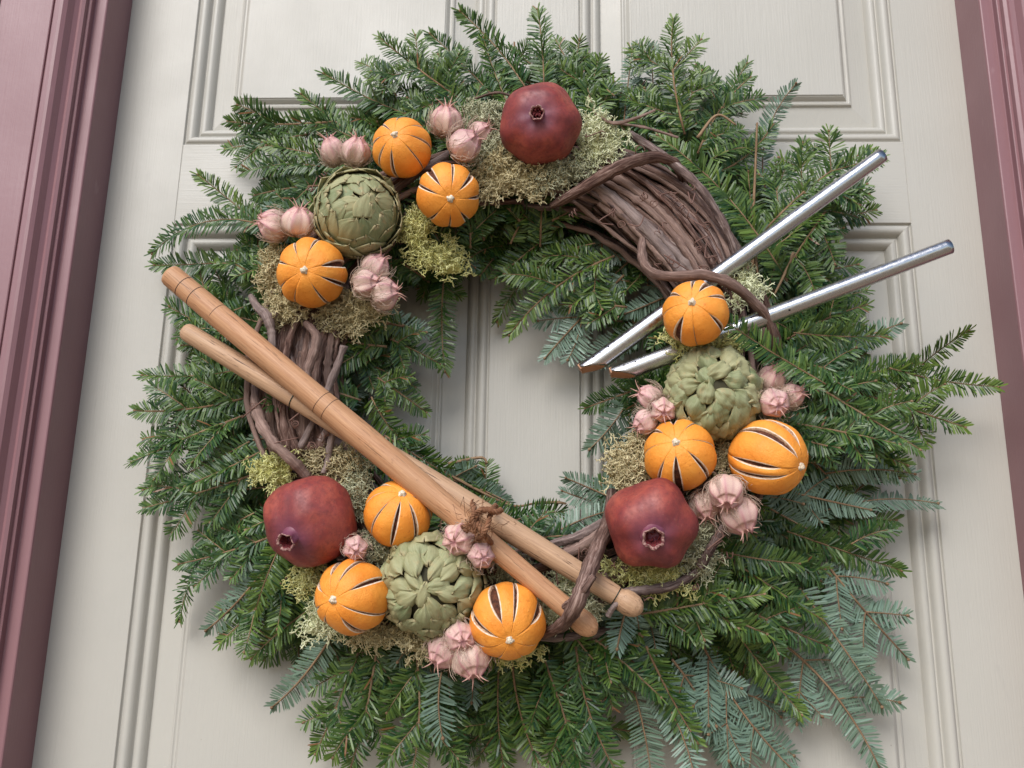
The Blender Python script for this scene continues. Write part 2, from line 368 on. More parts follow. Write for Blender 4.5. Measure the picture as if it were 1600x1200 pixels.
def mring(name, x0, x1, z0, z1, prof, mat, parent, close=False):
    V = []
    for ins, y in prof: V += [(x0 + ins, y, z0 + ins), (x1 - ins, y, z0 + ins), (x1 - ins, y, z1 - ins), (x0 + ins, y, z1 - ins)]
    # four sides as separate strips so the mitres stay crisp
    VV, q = [], []
    V = np.array(V).reshape(len(prof), 4, 3)
    for s in range(4):
        o = len(VV)
        for i in range(len(prof)): VV += [V[i, s], V[i, (s + 1) % 4]]
        for i in range(len(prof) - 1): q.append((o + 2 * i, o + 2 * i + 1, o + 2 * i + 3, o + 2 * i + 2))
    if close:
        o = len(VV); VV += list(V[-1]); q.append((o, o + 1, o + 2, o + 3))
    ob = mk(name, np.array(VV), [np.array(q)], mat, parent, smooth=False)
    if not close:
        for p in ob.data.polygons: p.use_smooth = True
    return ob
for (x0, x1) in ((-0.380, -0.0455), (0.0450, 0.383)):
    for (z0, z1) in ((0.264, 0.75), (-1.15, 0.172)):
        pn = mring('panel', x0, x1, z0, z1, MARGIN, DOOR, door, True)
        mring('moulding', x0, x1, z0, z1, MOULD, DOOR, pn)

# ------------------------------------------------------------------ door frame: jambs, stops and casings in plan, x outward from the door edge, y towards the viewer
fr = empty('door_frame', 'mauve painted door frame with moulded casings both sides', 'door frame')
JAMB = [(0, .05), (0, -.050), (.0006, -.0515), (.0016, -.052), (.0118, -.052), (.0124, -.0525), (.0126, -.0535), (.0126, -.060), (.0134, -.0605), (.0165, -.0605)]
CASE = [(.0155, .03), (.0155, -.0625), (.0160, -.066), (.0190, -.0675), (.0215, -.0668), (.0250, -.0700), (.0285, -.0768), (.0320, -.0795), (.0350, -.0800), (.0400, -.0795), (.0412, -.0782), (.0416, -.0765),
        (.0424, -.0765), (.0428, -.0785), (.0436, -.0790), (.0980, -.0790), (.0990, -.0780), (.0993, -.0740), (.1010, -.0740), (.1015, -.0835), (.1030, -.0845), (.1280, -.0845), (.1290, -.0835), (.1290, .0)]
def extrude(name, prof, sx, x0, z0, z1, mat, parent):
    zs = np.linspace(z0, z1, 12); pr = np.array(prof); N = len(pr)
    V = np.array([(x0 + sx * p[0], p[1], z) for z in zs for p in pr]).reshape(-1, 3)
    q = grid_faces(12, N); q = q if sx < 0 else q[:, ::-1]
    return mk(name, V, [q], mat, parent, smooth=False)
for sx, x0 in ((-1, -0.4560), (1, 0.4525)):
    extrude('jamb', JAMB, sx, x0, -1.45, 0.9, FRAME, fr); extrude('casing', CASE, sx, x0, -1.45, 1.0, FRAME, fr)
V, q = box(-0.472, 0.468, -0.052, 0.05, 0.831, 0.9); mk('head_jamb', V, [q], FRAME, fr, smooth=False)
V, q = box(-0.585, 0.5815, -0.083, 0.03, 0.9003, 1.02); mk('head_casing', V, [q], FRAME, fr, smooth=False)

# ------------------------------------------------------------------ evergreen wreath
fir = empty('evergreen_wreath', 'large ring of cut fir branches hung on the cream door', 'wreath', mat=Matrix.Translation(Vector(P(808, 592, 0.02))))
FIRINV = fir.matrix_world.inverted()
def needles_for(path, L, dens, nl, seed, tipfan=True):
    """needles along a path; returns V (n,7,3) blocks"""
    r = np.random.default_rng(seed); n = max(8, int(L / dens)); s = np.sort(np.clip((np.arange(n) + r.random(n) * 0.4) / n, 0.02, 1.0))
    xi = s * (len(path) - 1); i = np.minimum(xi.astype(int), len(path) - 2); fr_ = (xi - i)[:, None]
    base = path[i] * (1 - fr_) + path[i + 1] * fr_; T = path[i + 1] - path[i]; T /= np.linalg.norm(T, axis=1, keepdims=True)
    U = np.array([0, 0, 1.0]) - T * T[:, 2:3]; U /= np.linalg.norm(U, axis=1, keepdims=True); Sd = np.cross(U, T)
    rank = r.random(n)
    side = np.where(np.arange(n) % 2 == 0, 1.0, -1.0)
    elev = np.where(rank < 0.78, r.normal(3, 5, n), r.normal(36, 14, n)) * math.pi / 180
    fwd = np.radians(np.where(rank < 0.78, r.normal(68, 4, n), r.normal(52, 10, n)))
    endk = np.clip((s - 0.8) / 0.2, 0, 1); fwd = fwd * (1 - 0.62 * endk)
    D = T * np.cos(fwd)[:, None] + np.sin(fwd)[:, None] * (Sd * side[:, None] * np.cos(elev)[:, None] + U * np.sin(elev)[:, None])
    ln = nl * (0.90 + 0.18 * r.random(n)) * (0.72 + 0.28 * np.sin(math.pi * np.clip(s, 0.08, 1) ** 0.8)) * (1 - 0.18 * endk)
    Wd = np.cross(D, U); Wd /= np.linalg.norm(Wd, axis=1, keepdims=True) + 1e-9
    tw = r.normal(0, 0.16, n); Nn = np.cross(Wd, D); Nn *= np.sign((Nn * U).sum(1, keepdims=True) + 1e-9)
    Wd = Wd * np.cos(tw)[:, None] + Nn * np.sin(tw)[:, None]
    hw = 0.00074 * (0.85 + 0.3 * r.random(n))[:, None]
    bend = (r.normal(0.10, 0.06, n) * ln)[:, None]
    def st(t, w_, b): return base + D * (ln * t)[:, None] + U * bend * b, Wd * hw * w_
    out = []
    for t, w_, b in ((0.0, 0.45, 0), (0.3, 1.0, 0.7), (0.82, 1.0, 0.8)):
        c, ww = st(t, w_, b); out += [c - ww, c + ww]
    c, _ = st(1.0, 0, 0.55); out.append(c)
    tone = np.clip(0.36 + 0.30 * r.normal(size=n) + 0.35 * endk, 0, 1)
    tone = np.where(r.random(n) < 0.004, 2.0, tone); return np.stack(out, 1), tone
def make_variant(L, forks, seed):
    r = np.random.default_rng(seed); twigs = []
    def tw(p0, ang, L_, rad, bendk):
        n = 9; t = np.linspace(0, 1, n); a = ang + bendk * t
        d = np.stack([np.cos(a), np.sin(a), np.zeros(n)], 1); p = p0 + np.vstack([[0, 0, 0], np.cumsum(d[:-1] * L_ / (n - 1), 0)])
        p[:, 2] += 0.05 * L_ * np.sin(t * 3) * r.normal() - 0.14 * L_ * t ** 2 * r.normal(0.4, 0.7)
        twigs.append((p, L_, rad)); return p
    mp = tw(np.zeros(3), 0, L, 0.0013 if forks else 0.0009, r.normal(0, 0.34))
    if forks:
        nn = max(1, int(L / 0.044))
        for k in range(nn):
            s = 0.12 + 0.72 * k / nn + r.random() * 0.04
            for sg in (1, -1):
                if r.random() < 0.12: continue
                Ls = min(L * (1 - s) * (0.66 + 0.25 * r.random()), 0.085, L * 0.42)
                if Ls < 0.018: continue
                x = s * 8; i = int(x); p0 = mp[i] * (1 - (x - i)) + mp[i + 1] * (x - i)
                p = tw(p0, sg * math.radians(r.normal(47, 6)), Ls, 0.0007, -sg * r.random() * 0.35)
                if Ls > 0.05 and r.random() < 0.7:
                    tw(p[4], sg * math.radians(r.normal(12, 8)) , Ls * 0.5, 0.0006, 0); tw(p[4], sg * math.radians(r.normal(85, 8)), Ls * 0.4, 0.0006, 0)
    ca = -math.atan2(mp[-1, 1], mp[-1, 0]); kx = L / math.hypot(mp[-1, 0], mp[-1, 1]); rot = np.array([[math.cos(ca), -math.sin(ca), 0], [math.sin(ca), math.cos(ca), 0], [0, 0, 1]])
    twigs = [(p @ rot.T * [kx, 1, 1], L_, rad) for p, L_, rad in twigs]      # the tip lies on the local X axis
    nv, tn = [], []
    for j, (p, L_, rad) in enumerate(twigs):
        v, t = needles_for(p, L_, 0.00078, 0.0165 if L_ > 0.04 else 0.0145, seed * 31 + j); nv.append(v); tn.append(t)
    nv = np.concatenate(nv); tn = np.concatenate(tn)
    K = len(nv); b = (np.arange(K) * 7)[:, None]
    q = np.concatenate([b + [0, 1, 3, 2], b + [2, 3, 5, 4]]); t3 = b + [4, 5, 6]
    nraw = (nv.reshape(-1, 3), q, t3, np.repeat(tn, 7))
    no = mk('needles', nv.reshape(-1, 3), [q, t3], NEEDLE, smooth=False, tone=np.repeat(tn, 7))
    paths = np.stack([p for p, _, _ in twigs]); rad = np.stack([np.linspace(rd, rd * 0.55, 9) for _, _, rd in twigs])
    V, q, c, f = tubes(paths, rad, 5)
    # buds at the twig ends
    bv, bq = lathe([(0.0004, 0), (0.0013, .0008), (0.0015, .0018), (0.0008, .0030), (0.0001, .0034)], 6)
    BV, BQ = [V], [q]; off = len(V)
    for p, L_, _ in twigs:
        d = p[-1] - p[-2]; fm = np.array(frame_z(p[-1] - d / np.linalg.norm(d) * .001, d)); BV.append(bv @ fm[:3, :3].T + fm[:3, 3]); BQ.append(bq + off); off += len(bv)
    V = np.vstack(BV); f = np.vstack([f, V[len(f):]])
    so = mk('fir_branch', V, [np.vstack(BQ), c], TWIG, flow=f)
    RAW[L] = (nraw, (V, np.vstack(BQ), c, f)); return L, so.data, no.data, (so, no)
VAR = []; RAW = {}
for i, (L, fk) in enumerate([(.050, 0), (.058, 0), (.070, 0), (.080, 0), (.095, 0), (.062, 0), (.088, 0), (.110, 0), (.130, 0), (.150, 0), (.075, 1), (.090, 1), (.110, 1), (.122, 1), (.148, 1), (.085, 1), (.095, 1), (.105, 1), (.115, 1), (.13, 1), (.14, 1), (.155, 1), (.17, 1)]):
    VAR.append((*make_variant(L, fk, 100 + i), fk))
for v in VAR:
    for o in v[3]: bpy.data.objects.remove(o)
def branch(b, t, db, dt, kind=None, flip=False, roll=None):
    p0 = Vector(P(b[0], b[1], db)); p1 = Vector(P(t[0], t[1], dt)); x = p1 - p0; L = x.length; x.normalize()
    cand = [v for v in VAR if kind is None or v[4] == kind]
    cand = sorted(cand, key=lambda v: abs(math.log(v[0] / L)) + random.random() * 0.12); v = cand[0]; s = L / v[0]
    z = Vector((0, -1, 0)) if not flip else Vector((0, 1, 0)); z = (z - x * z.dot(x)).normalized()
    z = Matrix.Rotation(random.gauss(0, 0.30) if roll is None else roll, 3, x) @ z; y = z.cross(x)
    sy = max(0.85, min(1.15, s))
    sgn = random.choice((1, -1))       # mirror by flipping the y axis is avoided: keep a true rotation
    R = Matrix((x * s, y * sy, z * sy)).transposed().to_4x4()
    mw = Matrix.Translation(p0) @ R
    o = link('fir_branch', v[1], fir, FIRINV @ mw); n = link('needles', v[2], o); n['kind'] = 'stuff'
    return o
# outline branches: base pixel, tip pixel, tip distance, forked, underside showing
HAND = [
 ((590,235),(468,140),.050,0,0),((650,185),(503,108),.045,1,0),((735,165),(595,62),.045,1,0),((770,150),(668,48),.040,0,0),((820,135),(713,14),.045,1,0),((850,140),(840,16),.050,0,0),
 ((930,160),(868,48),.040,1,0),((960,150),(925,84),.045,0,0),((975,190),(988,72),.030,0,1),((1070,210),(1054,36),.045,1,0),((1030,190),(1022,82),.025,0,1),((1080,200),(1168,92),.045,0,0),
 ((1090,240),(1172,122),.040,1,0),((1200,310),(1216,155),.020,1,1),((1195,360),(1362,226),.055,1,0),((1250,330),(1376,326),.045,0,0),((1110,250),(1190,215),.05,1,0),
 ((1215,440),(1345,410),.050,1,0),((1230,530),(1365,470),.045,1,0),((1280,560),(1408,505),.030,0,1),((1400,610),(1522,518),.055,0,0),((1390,575),(1565,603),.060,0,0),((1300,590),(1440,560),.060,1,0),
 ((1330,610),(1500,668),.055,1,0),((1270,600),(1432,702),.070,1,0),((1280,800),(1462,796),.020,0,1),((1290,740),(1420,742),.030,0,1),((1240,770),(1350,800),.035,1,1),
 ((1230,830),(1412,895),.045,1,0),((1330,850),(1400,825),.040,0,0),((1290,880),(1428,1028),.030,1,1),((1250,920),(1375,1100),.030,1,1),((1230,1010),(1372,1200),.025,1,1),((1180,960),(1300,1010),.06,1,0),
 ((1130,960),(1255,1120),.050,1,0),((1090,990),(1240,1215),.030,1,1),((1050,1030),(1150,1230),.035,1,1),((1150,880),(1290,960),.065,1,0),((1010,1010),(1090,1160),.065,1,0),((1000,960),(1190,930),.075,1,0),
 ((960,1010),(1080,1235),.045,1,1),((900,1010),(975,1225),.060,1,0),((850,1030),(905,1220),.060,1,0),((985,1060),(1020,1240),.045,1,1),((780,1040),(790,1215),.045,0,0),((800,1030),(840,1190),.055,1,0),
 ((700,1030),(715,1215),.045,1,0),((650,1020),(640,1225),.055,1,0),((590,1000),(545,1215),.055,1,0),((690,1050),(688,1150),.070,0,1),((560,1020),(480,1180),.045,1,0),((520,990),(425,1105),.040,1,1),
 ((505,940),(385,1028),.050,1,0),((460,890),(330,1000),.050,1,0),((420,880),(322,985),.040,1,1),((400,800),(245,955),.045,1,0),((420,840),(275,880),.050,1,0),((400,740),(220,792),.050,1,0),
 ((390,690),(218,762),.055,1,0),((380,650),(200,715),.050,1,0),((390,620),(212,642),.050,1,0),((390,575),(218,580),.050,1,0),((370,520),(275,505),.045,1,0),((380,480),(270,525),.040,0,0),
 ((420,355),(213,375),.060,0,0),((410,402),(236,410),.035,0,0),((430,420),(330,400),.05,1,0),((415,360),(305,268),.045,1,0),((520,190),(352,190),.045,1,0),((480,210),(343,222),.040,1,0),((500,260),(375,262),.050,1,0),
 ((500,290),(390,300),.045,1,0),((470,330),(380,340),.045,1,0),((620,150),(560,90),.035,0,0),
 # inner edge of the ring
 ((694,430),(695,580),.030,0,0),((610,530),(690,562),.055,1,0),((600,490),(665,520),.045,1,1),((560,560),(650,600),.045,1,0),((590,590),(668,640),.055,1,0),((580,620),(740,755),.055,1,0),((600,680),(700,740),.045,1,0),
 ((690,745),(795,775),.025,1,1),((720,790),(835,815),.030,1,0),((800,845),(930,825),.050,1,0),((800,815),(880,800),.030,0,0),((840,850),(960,800),.035,0,1),
 ((975,430),(853,562),.035,1,1),((960,400),(795,520),.050,1,0),((930,380),(768,485),.045,1,0),((880,350),(775,435),.040,1,0),((980,480),(860,470),.045,1,0),((1000,520),(925,565),.030,1,1),((850,320),(800,380),.03,1,0),
 ((1020,600),(915,640),.050,1,0),((1000,590),(918,700),.040,1,1),((985,790),(890,745),.035,1,1),((975,790),(880,780),.025,1,1),((990,750),(950,670),.030,1,1),((740,330),(742,420),.03,1,0),((830,340),(790,410),.025,1,0),
 # branches lying in front
 ((1172,430),(1112,268),.060,0,0),((1185,430),(1172,262),.055,0,0),((1190,400),(1290,262),.050,0,0),((1200,450),(1262,318),.060,0,0),
 ((730,215),(640,85),.05,1,0),((800,175),(757,52),.045,0,0),((885,165),(800,62),.04,1,0),((935,195),(908,68),.045,1,0),((1060,225),(1000,112),.04,1,0),((1115,240),(1108,72),.045,1,0),((1120,270),(1208,196),.045,1,0),((1250,370),(1345,285),.045,1,0),((570,225),(455,182),.045,1,0),((560,265),(418,228),.05,0,0),
 ((1290,600),(1128,492),.150,0,0),((1230,440),(1030,205),.080,0,0),((1290,330),(1200,480),.05,1,0),((1170,640),(1310,700),.09,1,0),((1240,520),(1390,520),.070,1,0),((1200,560),(1370,590),.085,1,0),
 ((1230,660),(1400,700),.075,1,0),((1120,860),(1250,880),.085,1,0),((1060,930),(1200,990),.085,1,0),((930,1000),(1040,1080),.08,1,0),((450,830),(400,950),.08,1,0),((420,700),(290,760),.075,1,0)]
for hi, (b, t, d, k, fl) in enumerate(HAND):
    if hi % 3 == 1: k = 0
    branch(b, t, min(d + 0.01, 0.075) if d < .12 else d - 0.02, d, k, fl)
CX, CY = 808., 592.
def outl(a):   # mean outline radius in pixels at image angle a (0 right, 90 down)
    tab = [(0, 640), (30, 640), (60, 640), (90, 640), (120, 610), (150, 600), (180, 570), (210, 540), (240, 500), (270, 510), (300, 520), (330, 540), (360, 640)]
    return np.interp(a % 360, [x for x, _ in tab], [y for _, y in tab])
for i in range(98):
    a = i * 360 / 98 + random.uniform(-1.5, 1.5); lay = i % 3
    r1 = outl(a) * (0.90, 0.80, 0.72)[lay] + random.uniform(-18, 12); r0 = r1 - random.uniform(110, 210)
    if 285 < a < 345: r0 = max(r0, 300)
    a2 = a + random.gauss(0, 9); ca, sa = math.cos(math.radians(a)), math.sin(math.radians(a)); cb, sb = math.cos(math.radians(a2)), math.sin(math.radians(a2))
    low = 20 < a < 100
    branch((CX + r0 * ca, CY + r0 * sa), (CX + r1 * cb, CY + r1 * sb), (.03, .05, .065)[lay], (.025, .045, .07)[lay] + random.uniform(-.008, .01), 1, random.random() < (0.20 if low else 0.05))
for i in range(32):      # middle layer, close to the grapevine
    a = i * 360 / 32 + random.uniform(-4, 4); r0 = random.uniform(255, 330); r1 = r0 + random.uniform(120, 170); a2 = a + random.gauss(0, 12)
    if 285 < a < 360: r0, r1 = random.uniform(300, 340), random.uniform(440, 500)
    branch((CX + r0 * math.cos(math.radians(a)), CY + r0 * math.sin(math.radians(a))), (CX + r1 * math.cos(math.radians(a2)), CY + r1 * math.sin(math.radians(a2))), .022, random.uniform(.02, .04), 1, random.random() < 0.12)
for i in range(36):
    a = i * 360 / 36 + random.uniform(-3, 3)
    hole = np.interp(a % 360, [0, 30, 60, 90, 120, 150, 180, 210, 240, 270, 300, 330, 360], [165, 160, 190, 225, 225, 215, 200, 190, 175, 165, 175, 160, 165])
    r1 = hole + random.uniform(12, 60); r0 = r1 + random.uniform(80, 130); a2 = a + random.gauss(0, 14)
    branch((CX + r0 * math.cos(math.radians(a)), CY + 20 + r0 * math.sin(math.radians(a))), (CX + r1 * math.cos(math.radians(a2)), CY + 20 + r1 * math.sin(math.radians(a2))),
           .035, random.uniform(.012, .035), 1, random.random() < 0.25)
# the rest of the sprigs, deep in the ring behind the ones above: one joined part each for twigs and needles
def gather(n):
    NV, NQ, NT_, TN, TV, TQ, TF = [], [], [], [], [], [], []; on = ot = 0
    for i in range(n):
        a = i * 360 / n * 3 + random.uniform(-4, 4); r0 = random.uniform(225, 480); out = (i % 5 != 0) or r0 > 300; r1 = r0 + random.uniform(90, 170) if out else r0 - random.uniform(20, 60)
        r1 = min(r1, outl(a) * .92); a2 = a + random.gauss(0, 16)
        p0 = Vector(P(CX + r0 * math.cos(math.radians(a)), CY + 8 + r0 * math.sin(math.radians(a)), random.uniform(.010, .030))); p1 = Vector(P(CX + r1 * math.cos(math.radians(a2)), CY + 8 + r1 * math.sin(math.radians(a2)), random.uniform(.010, .030)))
        x = p1 - p0; L = x.length; x.normalize(); v = random.choice([v for v in VAR if v[4] == 1 and v[0] < .125]); s_ = max(.7, L / v[0])
        z = Vector((0, -1, 0)); z = (z - x * z.dot(x)).normalized(); z = Matrix.Rotation(random.gauss(0, .3), 3, x) @ z; y = z.cross(x); Rm = np.array(Matrix((x * s_, y, z)).transposed())
        (nv, nq, nt3, tn), (tv, tq, tc, tf) = RAW[v[0]]
        o_ = np.array(p0 - fir.matrix_world.translation); NV.append(nv @ Rm.T + o_); NQ.append(nq + on); NT_.append(nt3 + on); TN.append(tn); on += len(nv)
        TV.append(tv @ Rm.T + o_); TQ.append(tq + ot); TF.append(tf); ot += len(tv)
    o1 = mk('inner_twigs', np.vstack(TV), [np.vstack(TQ)], TWIG, fir, flow=np.vstack(TF)); o2 = mk('inner_needles', np.vstack(NV), [np.vstack(NQ), np.vstack(NT_)], NEEDLE, fir, smooth=False, tone=np.concatenate(TN))
    o1['kind'] = 'stuff'; o2['kind'] = 'stuff'
gather(190)
# bare twigs of the evergreen ring
for pts, d in (([(1176,420),(1177,335),(1180,270),(1183,192)], .075), ([(690,735),(745,765),(800,790),(838,786)], .035), ([(838,786),(870,785),(885,787)], .03), ([(700,725),(750,715),(762,724)], .03),
               ([(1180,360),(1180,400),(1184,430)], .07), ([(1240,395),(1225,430),(1210,460)], .08), ([(1090,215),(1120,180),(1150,195)], .08)):
    pp = smooth_path([P(u, v, d) for u, v in pts], 14); V, q, c, f = tubes(pp[None], np.linspace(.0017, .0010, 14)[None], 6)
    o = mk('bare_twig', V, [q, c], TWIG, flow=f); o.parent = fir; o.matrix_parent_inverse = FIRINV
# wire hoop the branches are bound to
a = np.linspace(0, 2 * math.pi, 90); c0 = P(CX, CY + 10, .028)
hp = np.stack([c0[0] + .19 * np.cos(a), np.full(90, c0[1]), c0[2] + .19 * np.sin(a)], 1)
o = tube1('wire_hoop', hp, .002, WIRE, ns=6); o.parent = fir; o.matrix_parent_inverse = FIRINV

# ------------------------------------------------------------------ grapevine wreath
C0 = P(806, 588, 0.062); R0 = 0.201
vine = empty('grapevine_wreath', 'twisted brown grapevine ring laid over the fir branches', 'wreath', mat=Matrix.Translation(Vector(C0)))
def ring_path(a0, a1, off, psi, tw_, n=46, wob=0.004, seed=0):
    r = np.random.default_rng(seed); t = np.linspace(0, 1, n); a = np.radians(a0 + (a1 - a0) * t)
    ph = psi + tw_ * t + 0.35 * np.sin(t * r.uniform(3, 7) + r.random() * 6); of = off * (1 + 0.18 * np.sin(t * r.uniform(4, 9) + r.random() * 6))
    rad = R0 + 0.040 * of * np.cos(ph) + wob * np.sin(t * r.uniform(6, 14) + r.random() * 6); dep = 0.030 * of * np.sin(ph) + wob * 0.6 * np.sin(t * r.uniform(6, 14) + r.random() * 6)
    # small kinks at nodes
    k = r.normal(0, 0.0007, (n, 3))
    return np.stack([rad * np.cos(a), -dep, -rad * np.sin(a)], 1) + k
def vine_tube(path, r0, seed, mat=BARK, ns=9):
    r = np.random.default_rng(seed); n = len(path); t = np.linspace(0, 1, n)
    rad = r0 * (1 + 0.10 * np.sin(t * 30 + r.random() * 6) + 0.07 * r.normal(size=n))
    for k in range(3):
        rad *= 1 + 0.35 * np.exp(-((t - r.random()) / 0.015) ** 2)
    V, q, c, f = tubes(path[None], rad[None], ns)
    # oval and ridged section
    V = V + (fnoise(f * [1, 1, 0.15], seed, 900.)[:, None]) * 0.0008
    return mk('vine', V, [q, c], mat, vine, flow=f)
k = 0
for i in range(60):
    a0 = random.uniform(0, 360); span = random.uniform(90, 230); off = math.sqrt(random.uniform(0.15, 1.0)); psi = random.uniform(0, 2 * math.pi)
    vine_tube(ring_path(a0, a0 + span, off, psi, random.choice((-1, 1)) * random.uniform(0.3, 1.6), seed=i), random.uniform(.0020, .0044), i, random.choice((BARK, BARK, BARK_G)))
# strands lying on the front where the ring shows: upper right, left, lower right
for i in range(34):
    a0 = random.uniform(-74, -58); rr = np.interp(i % 17, [0, 16], [-1.0, 1.0]); t = np.linspace(0, 1, 40); a1 = random.uniform(-22, -8)
    a = np.radians(a0 + (a1 - a0) * t); f2 = rr * (0.55 + 0.45 * np.sin(math.pi * np.clip(t * 0.9 + 0.15, 0, 1))) + (0.35 - 0.6 * t) * 0.5
    rad = R0 + .040 * f2 + .0025 * np.sin(t * 5 + i); f2 = f2 + random.uniform(-.10, .10) + random.uniform(-.3, .3) * (t - .5); dep = .030 * np.sqrt(np.clip(1.1 - f2 ** 2 * 0.85, 0.05, 1)) + random.uniform(-.009, .004)
    vine_tube(np.stack([rad * np.cos(a), -dep, -rad * np.sin(a)], 1), random.choice((.0014, .0019, .0025, .0030, .0036, .0042)), 300 + i, random.choice((BARK, BARK, BARK_G)))
for i in range(26):
    rr = np.interp(i % 13, [0, 12], [-1.0, 1.0]); t = np.linspace(0, 1, 40); a0 = random.uniform(200, 208); a1 = random.uniform(150, 160)
    a = np.radians(a0 + (a1 - a0) * t); f2 = rr * 0.9 + random.uniform(-.35, .35) * (t - .5)
    rad = R0 - .004 + .036 * f2; dep = .030 * np.sqrt(np.clip(1.1 - f2 ** 2 * 0.8, 0.05, 1)) + random.uniform(-.010, .004)
    vine_tube(np.stack([rad * np.cos(a), -dep, -rad * np.sin(a)], 1), random.choice((.0015, .0022, .0028, .0036, .0046)), 340 + i, random.choice((BARK, BARK, BARK_G)))
def wrap(pts, rad, mat=BARK, name='vine', n=44):
    pp = smooth_path([P(*p) for p in pts], n) - C0
    rr = np.asarray(rad) if np.ndim(rad) else np.full(n, rad)
    if len(rr) != n: rr = np.interp(np.linspace(0, 1, n), np.linspace(0, 1, len(rr)), rr)
    rr = rr * .88 * (1 + 0.07 * rng.normal(size=n)); V, q, c, f = tubes(pp[None], rr[None], 12)
    V = V + fnoise(f * [1, 1, 0.2], int(pts[0][0]), 700.)[:, None] * 0.0009
    return mk(name, V, [q, c], mat, vine, flow=f)
wrap([(862,322,.085),(905,298,.102),(960,265,.112),(1010,247,.112),(1045,250,.106),(1064,268,.090),(1070,300,.06)], [.0045,.0066,.0072,.0066,.0060,.0052,.004])
wrap([(1006,350,.07),(1003,395,.105),(1014,422,.116),(1045,432,.120),(1100,430,.128),(1145,445,.128),(1175,470,.120),(1200,500,.108),(1215,560,.08)], [.0036,.0046,.0050,.0052,.0054,.0052,.005,.0046,.004])
wrap([(957,770,.07),(950,815,.100),(932,860,.128),(915,905,.152),(900,945,.158),(880,975,.130),(848,992,.09)], [.006,.0068,.0074,.0074,.0070,.0062,.005])
wrap([(882,948,.146),(905,930,.160),(928,900,.165)], [.003,.004,.003])
wrap([(398,600,.07),(402,645,.100),(425,690,.112),(455,718,.112),(480,745,.10)], [.004,.0054,.0058,.0054,.0045])
wrap([(392,462,.092),(402,480,.102),(416,495,.106),(424,520,.104),(426,560,.10)], [.0026,.0040,.0060,.0046,.0040], BARK_G)
wrap([(440,478,.098),(430,490,.104),(420,500,.105)], [.0020,.0030,.0036], BARK_G, 'vine_stub')
wrap([(478,505,.10),(495,530,.110),(480,580,.112),(470,625,.11)], [.004,.0052,.005,.004])
wrap([(538,540,.108),(520,590,.104),(498,640,.1),(470,700,.10)], [.0036,.0038,.0036,.0034], BARK_G)
wrap([(500,690,.105),(520,660,.104),(512,720,.1),(505,740,.1)], [.003,.0036,.003,.002], BARK_G)
wrap([(930,178,.100),(958,192,.108),(990,186,.112),(1024,172,.112)], [.0016,.0022,.0018,.0013], name='vine_stub')
wrap([(958,192,.100),(1010,200,.098),(1060,215,.09)], [.0014,.0013,.0012], name='vine_stub')
wrap([(1094,885,.10),(1112,855,.108),(1132,822,.112)], [.0048,.0046,.0042], BARK_G)
wrap([(950,962,.118),(962,945,.122),(985,930,.12)], [.0028,.0026,.0024], BARK_G, 'vine_stub')
wrap([(862,850,.085),(905,838,.092),(950,812,.085)], [.004,.005,.005], BARK_G)
wrap([(870,872,.095),(915,850,.098),(960,815,.09),(985,790,.08)], [.0045,.0055,.005,.0045])
wrap([(930,940,.10),(985,925,.104),(1050,915,.10),(1110,880,.09)], [.004,.0045,.0045,.004], BARK_G)
wrap([(985,210,.085),(1030,240,.10),(1090,290,.104),(1130,350,.10),(1150,400,.09)], [.0042,.0048,.0046,.0046,.004], BARK_G)
wrap([(740,155,.07),(775,145,.085),(800,150,.08)], [.0014,.0016,.0012], name='vine_stub')
def tendril(u, v, d, r, turns, ln, ax, thick=.00055):
    n = 34; t = np.linspace(0, 1, n); an = t * turns * 2 * math.pi; rr = r * (1 - 0.45 * t)
    p = np.stack([rr * np.cos(an) - r, ln * t, rr * np.sin(an)], 1)
    fm = frame_z((0, 0, 0), ax, random.uniform(0, 6)); p = p @ np.array(fm)[:3, :3].T + P(u, v, d) - C0
    return tube1('tendril', p, np.linspace(thick, thick * .6, n), TENDRIL, vine, 5)
spots = [(1050,300,.107),(1020,320,.107),(1075,340,.11),(1045,395,.112),(1062,412,.115),(1030,408,.11),(1095,420,.11),(1100,345,.108),(1120,400,.105),(1040,345,.11),(980,350,.10),(1065,325,.11),(1085,385,.112),(1010,300,.11),
         (420,560,.11),(430,640,.108),(455,655,.112),(480,690,.112),(445,700,.11),(510,670,.108),(408,640,.1),(470,600,.11),(905,870,.108),(935,850,.104),(985,945,.11),(1020,935,.11),(1128,845,.115),(1140,860,.10),(1135,780,.12),
         (500,285,.11),(492,295,.10),(990,245,.115),(940,205,.11),(1090,910,.10),(895,905,.11),(960,880,.11),(1075,300,.11),(900,330,.10),(960,330,.105)]
for (u, v, d) in spots:
    tendril(u + random.uniform(-5, 5), v + random.uniform(-5, 5), d, random.uniform(.0022, .0045), random.uniform(1.1, 3.2), random.uniform(.002, .016), (random.uniform(-1, 1), random.uniform(-1, 0), random.uniform(-1, 1)))
for (u, v, d) in spots[::2]:
    ctrl = [(u, v, d), (u + random.uniform(-25, 25), v + random.uniform(-18, 18), d + .008), (u + random.uniform(-35, 35), v + random.uniform(-30, 30), d)]
    tube1('tendril', smooth_path([P(*c) for c in ctrl], 16) - C0, .0006, TENDRIL, vine, 5)

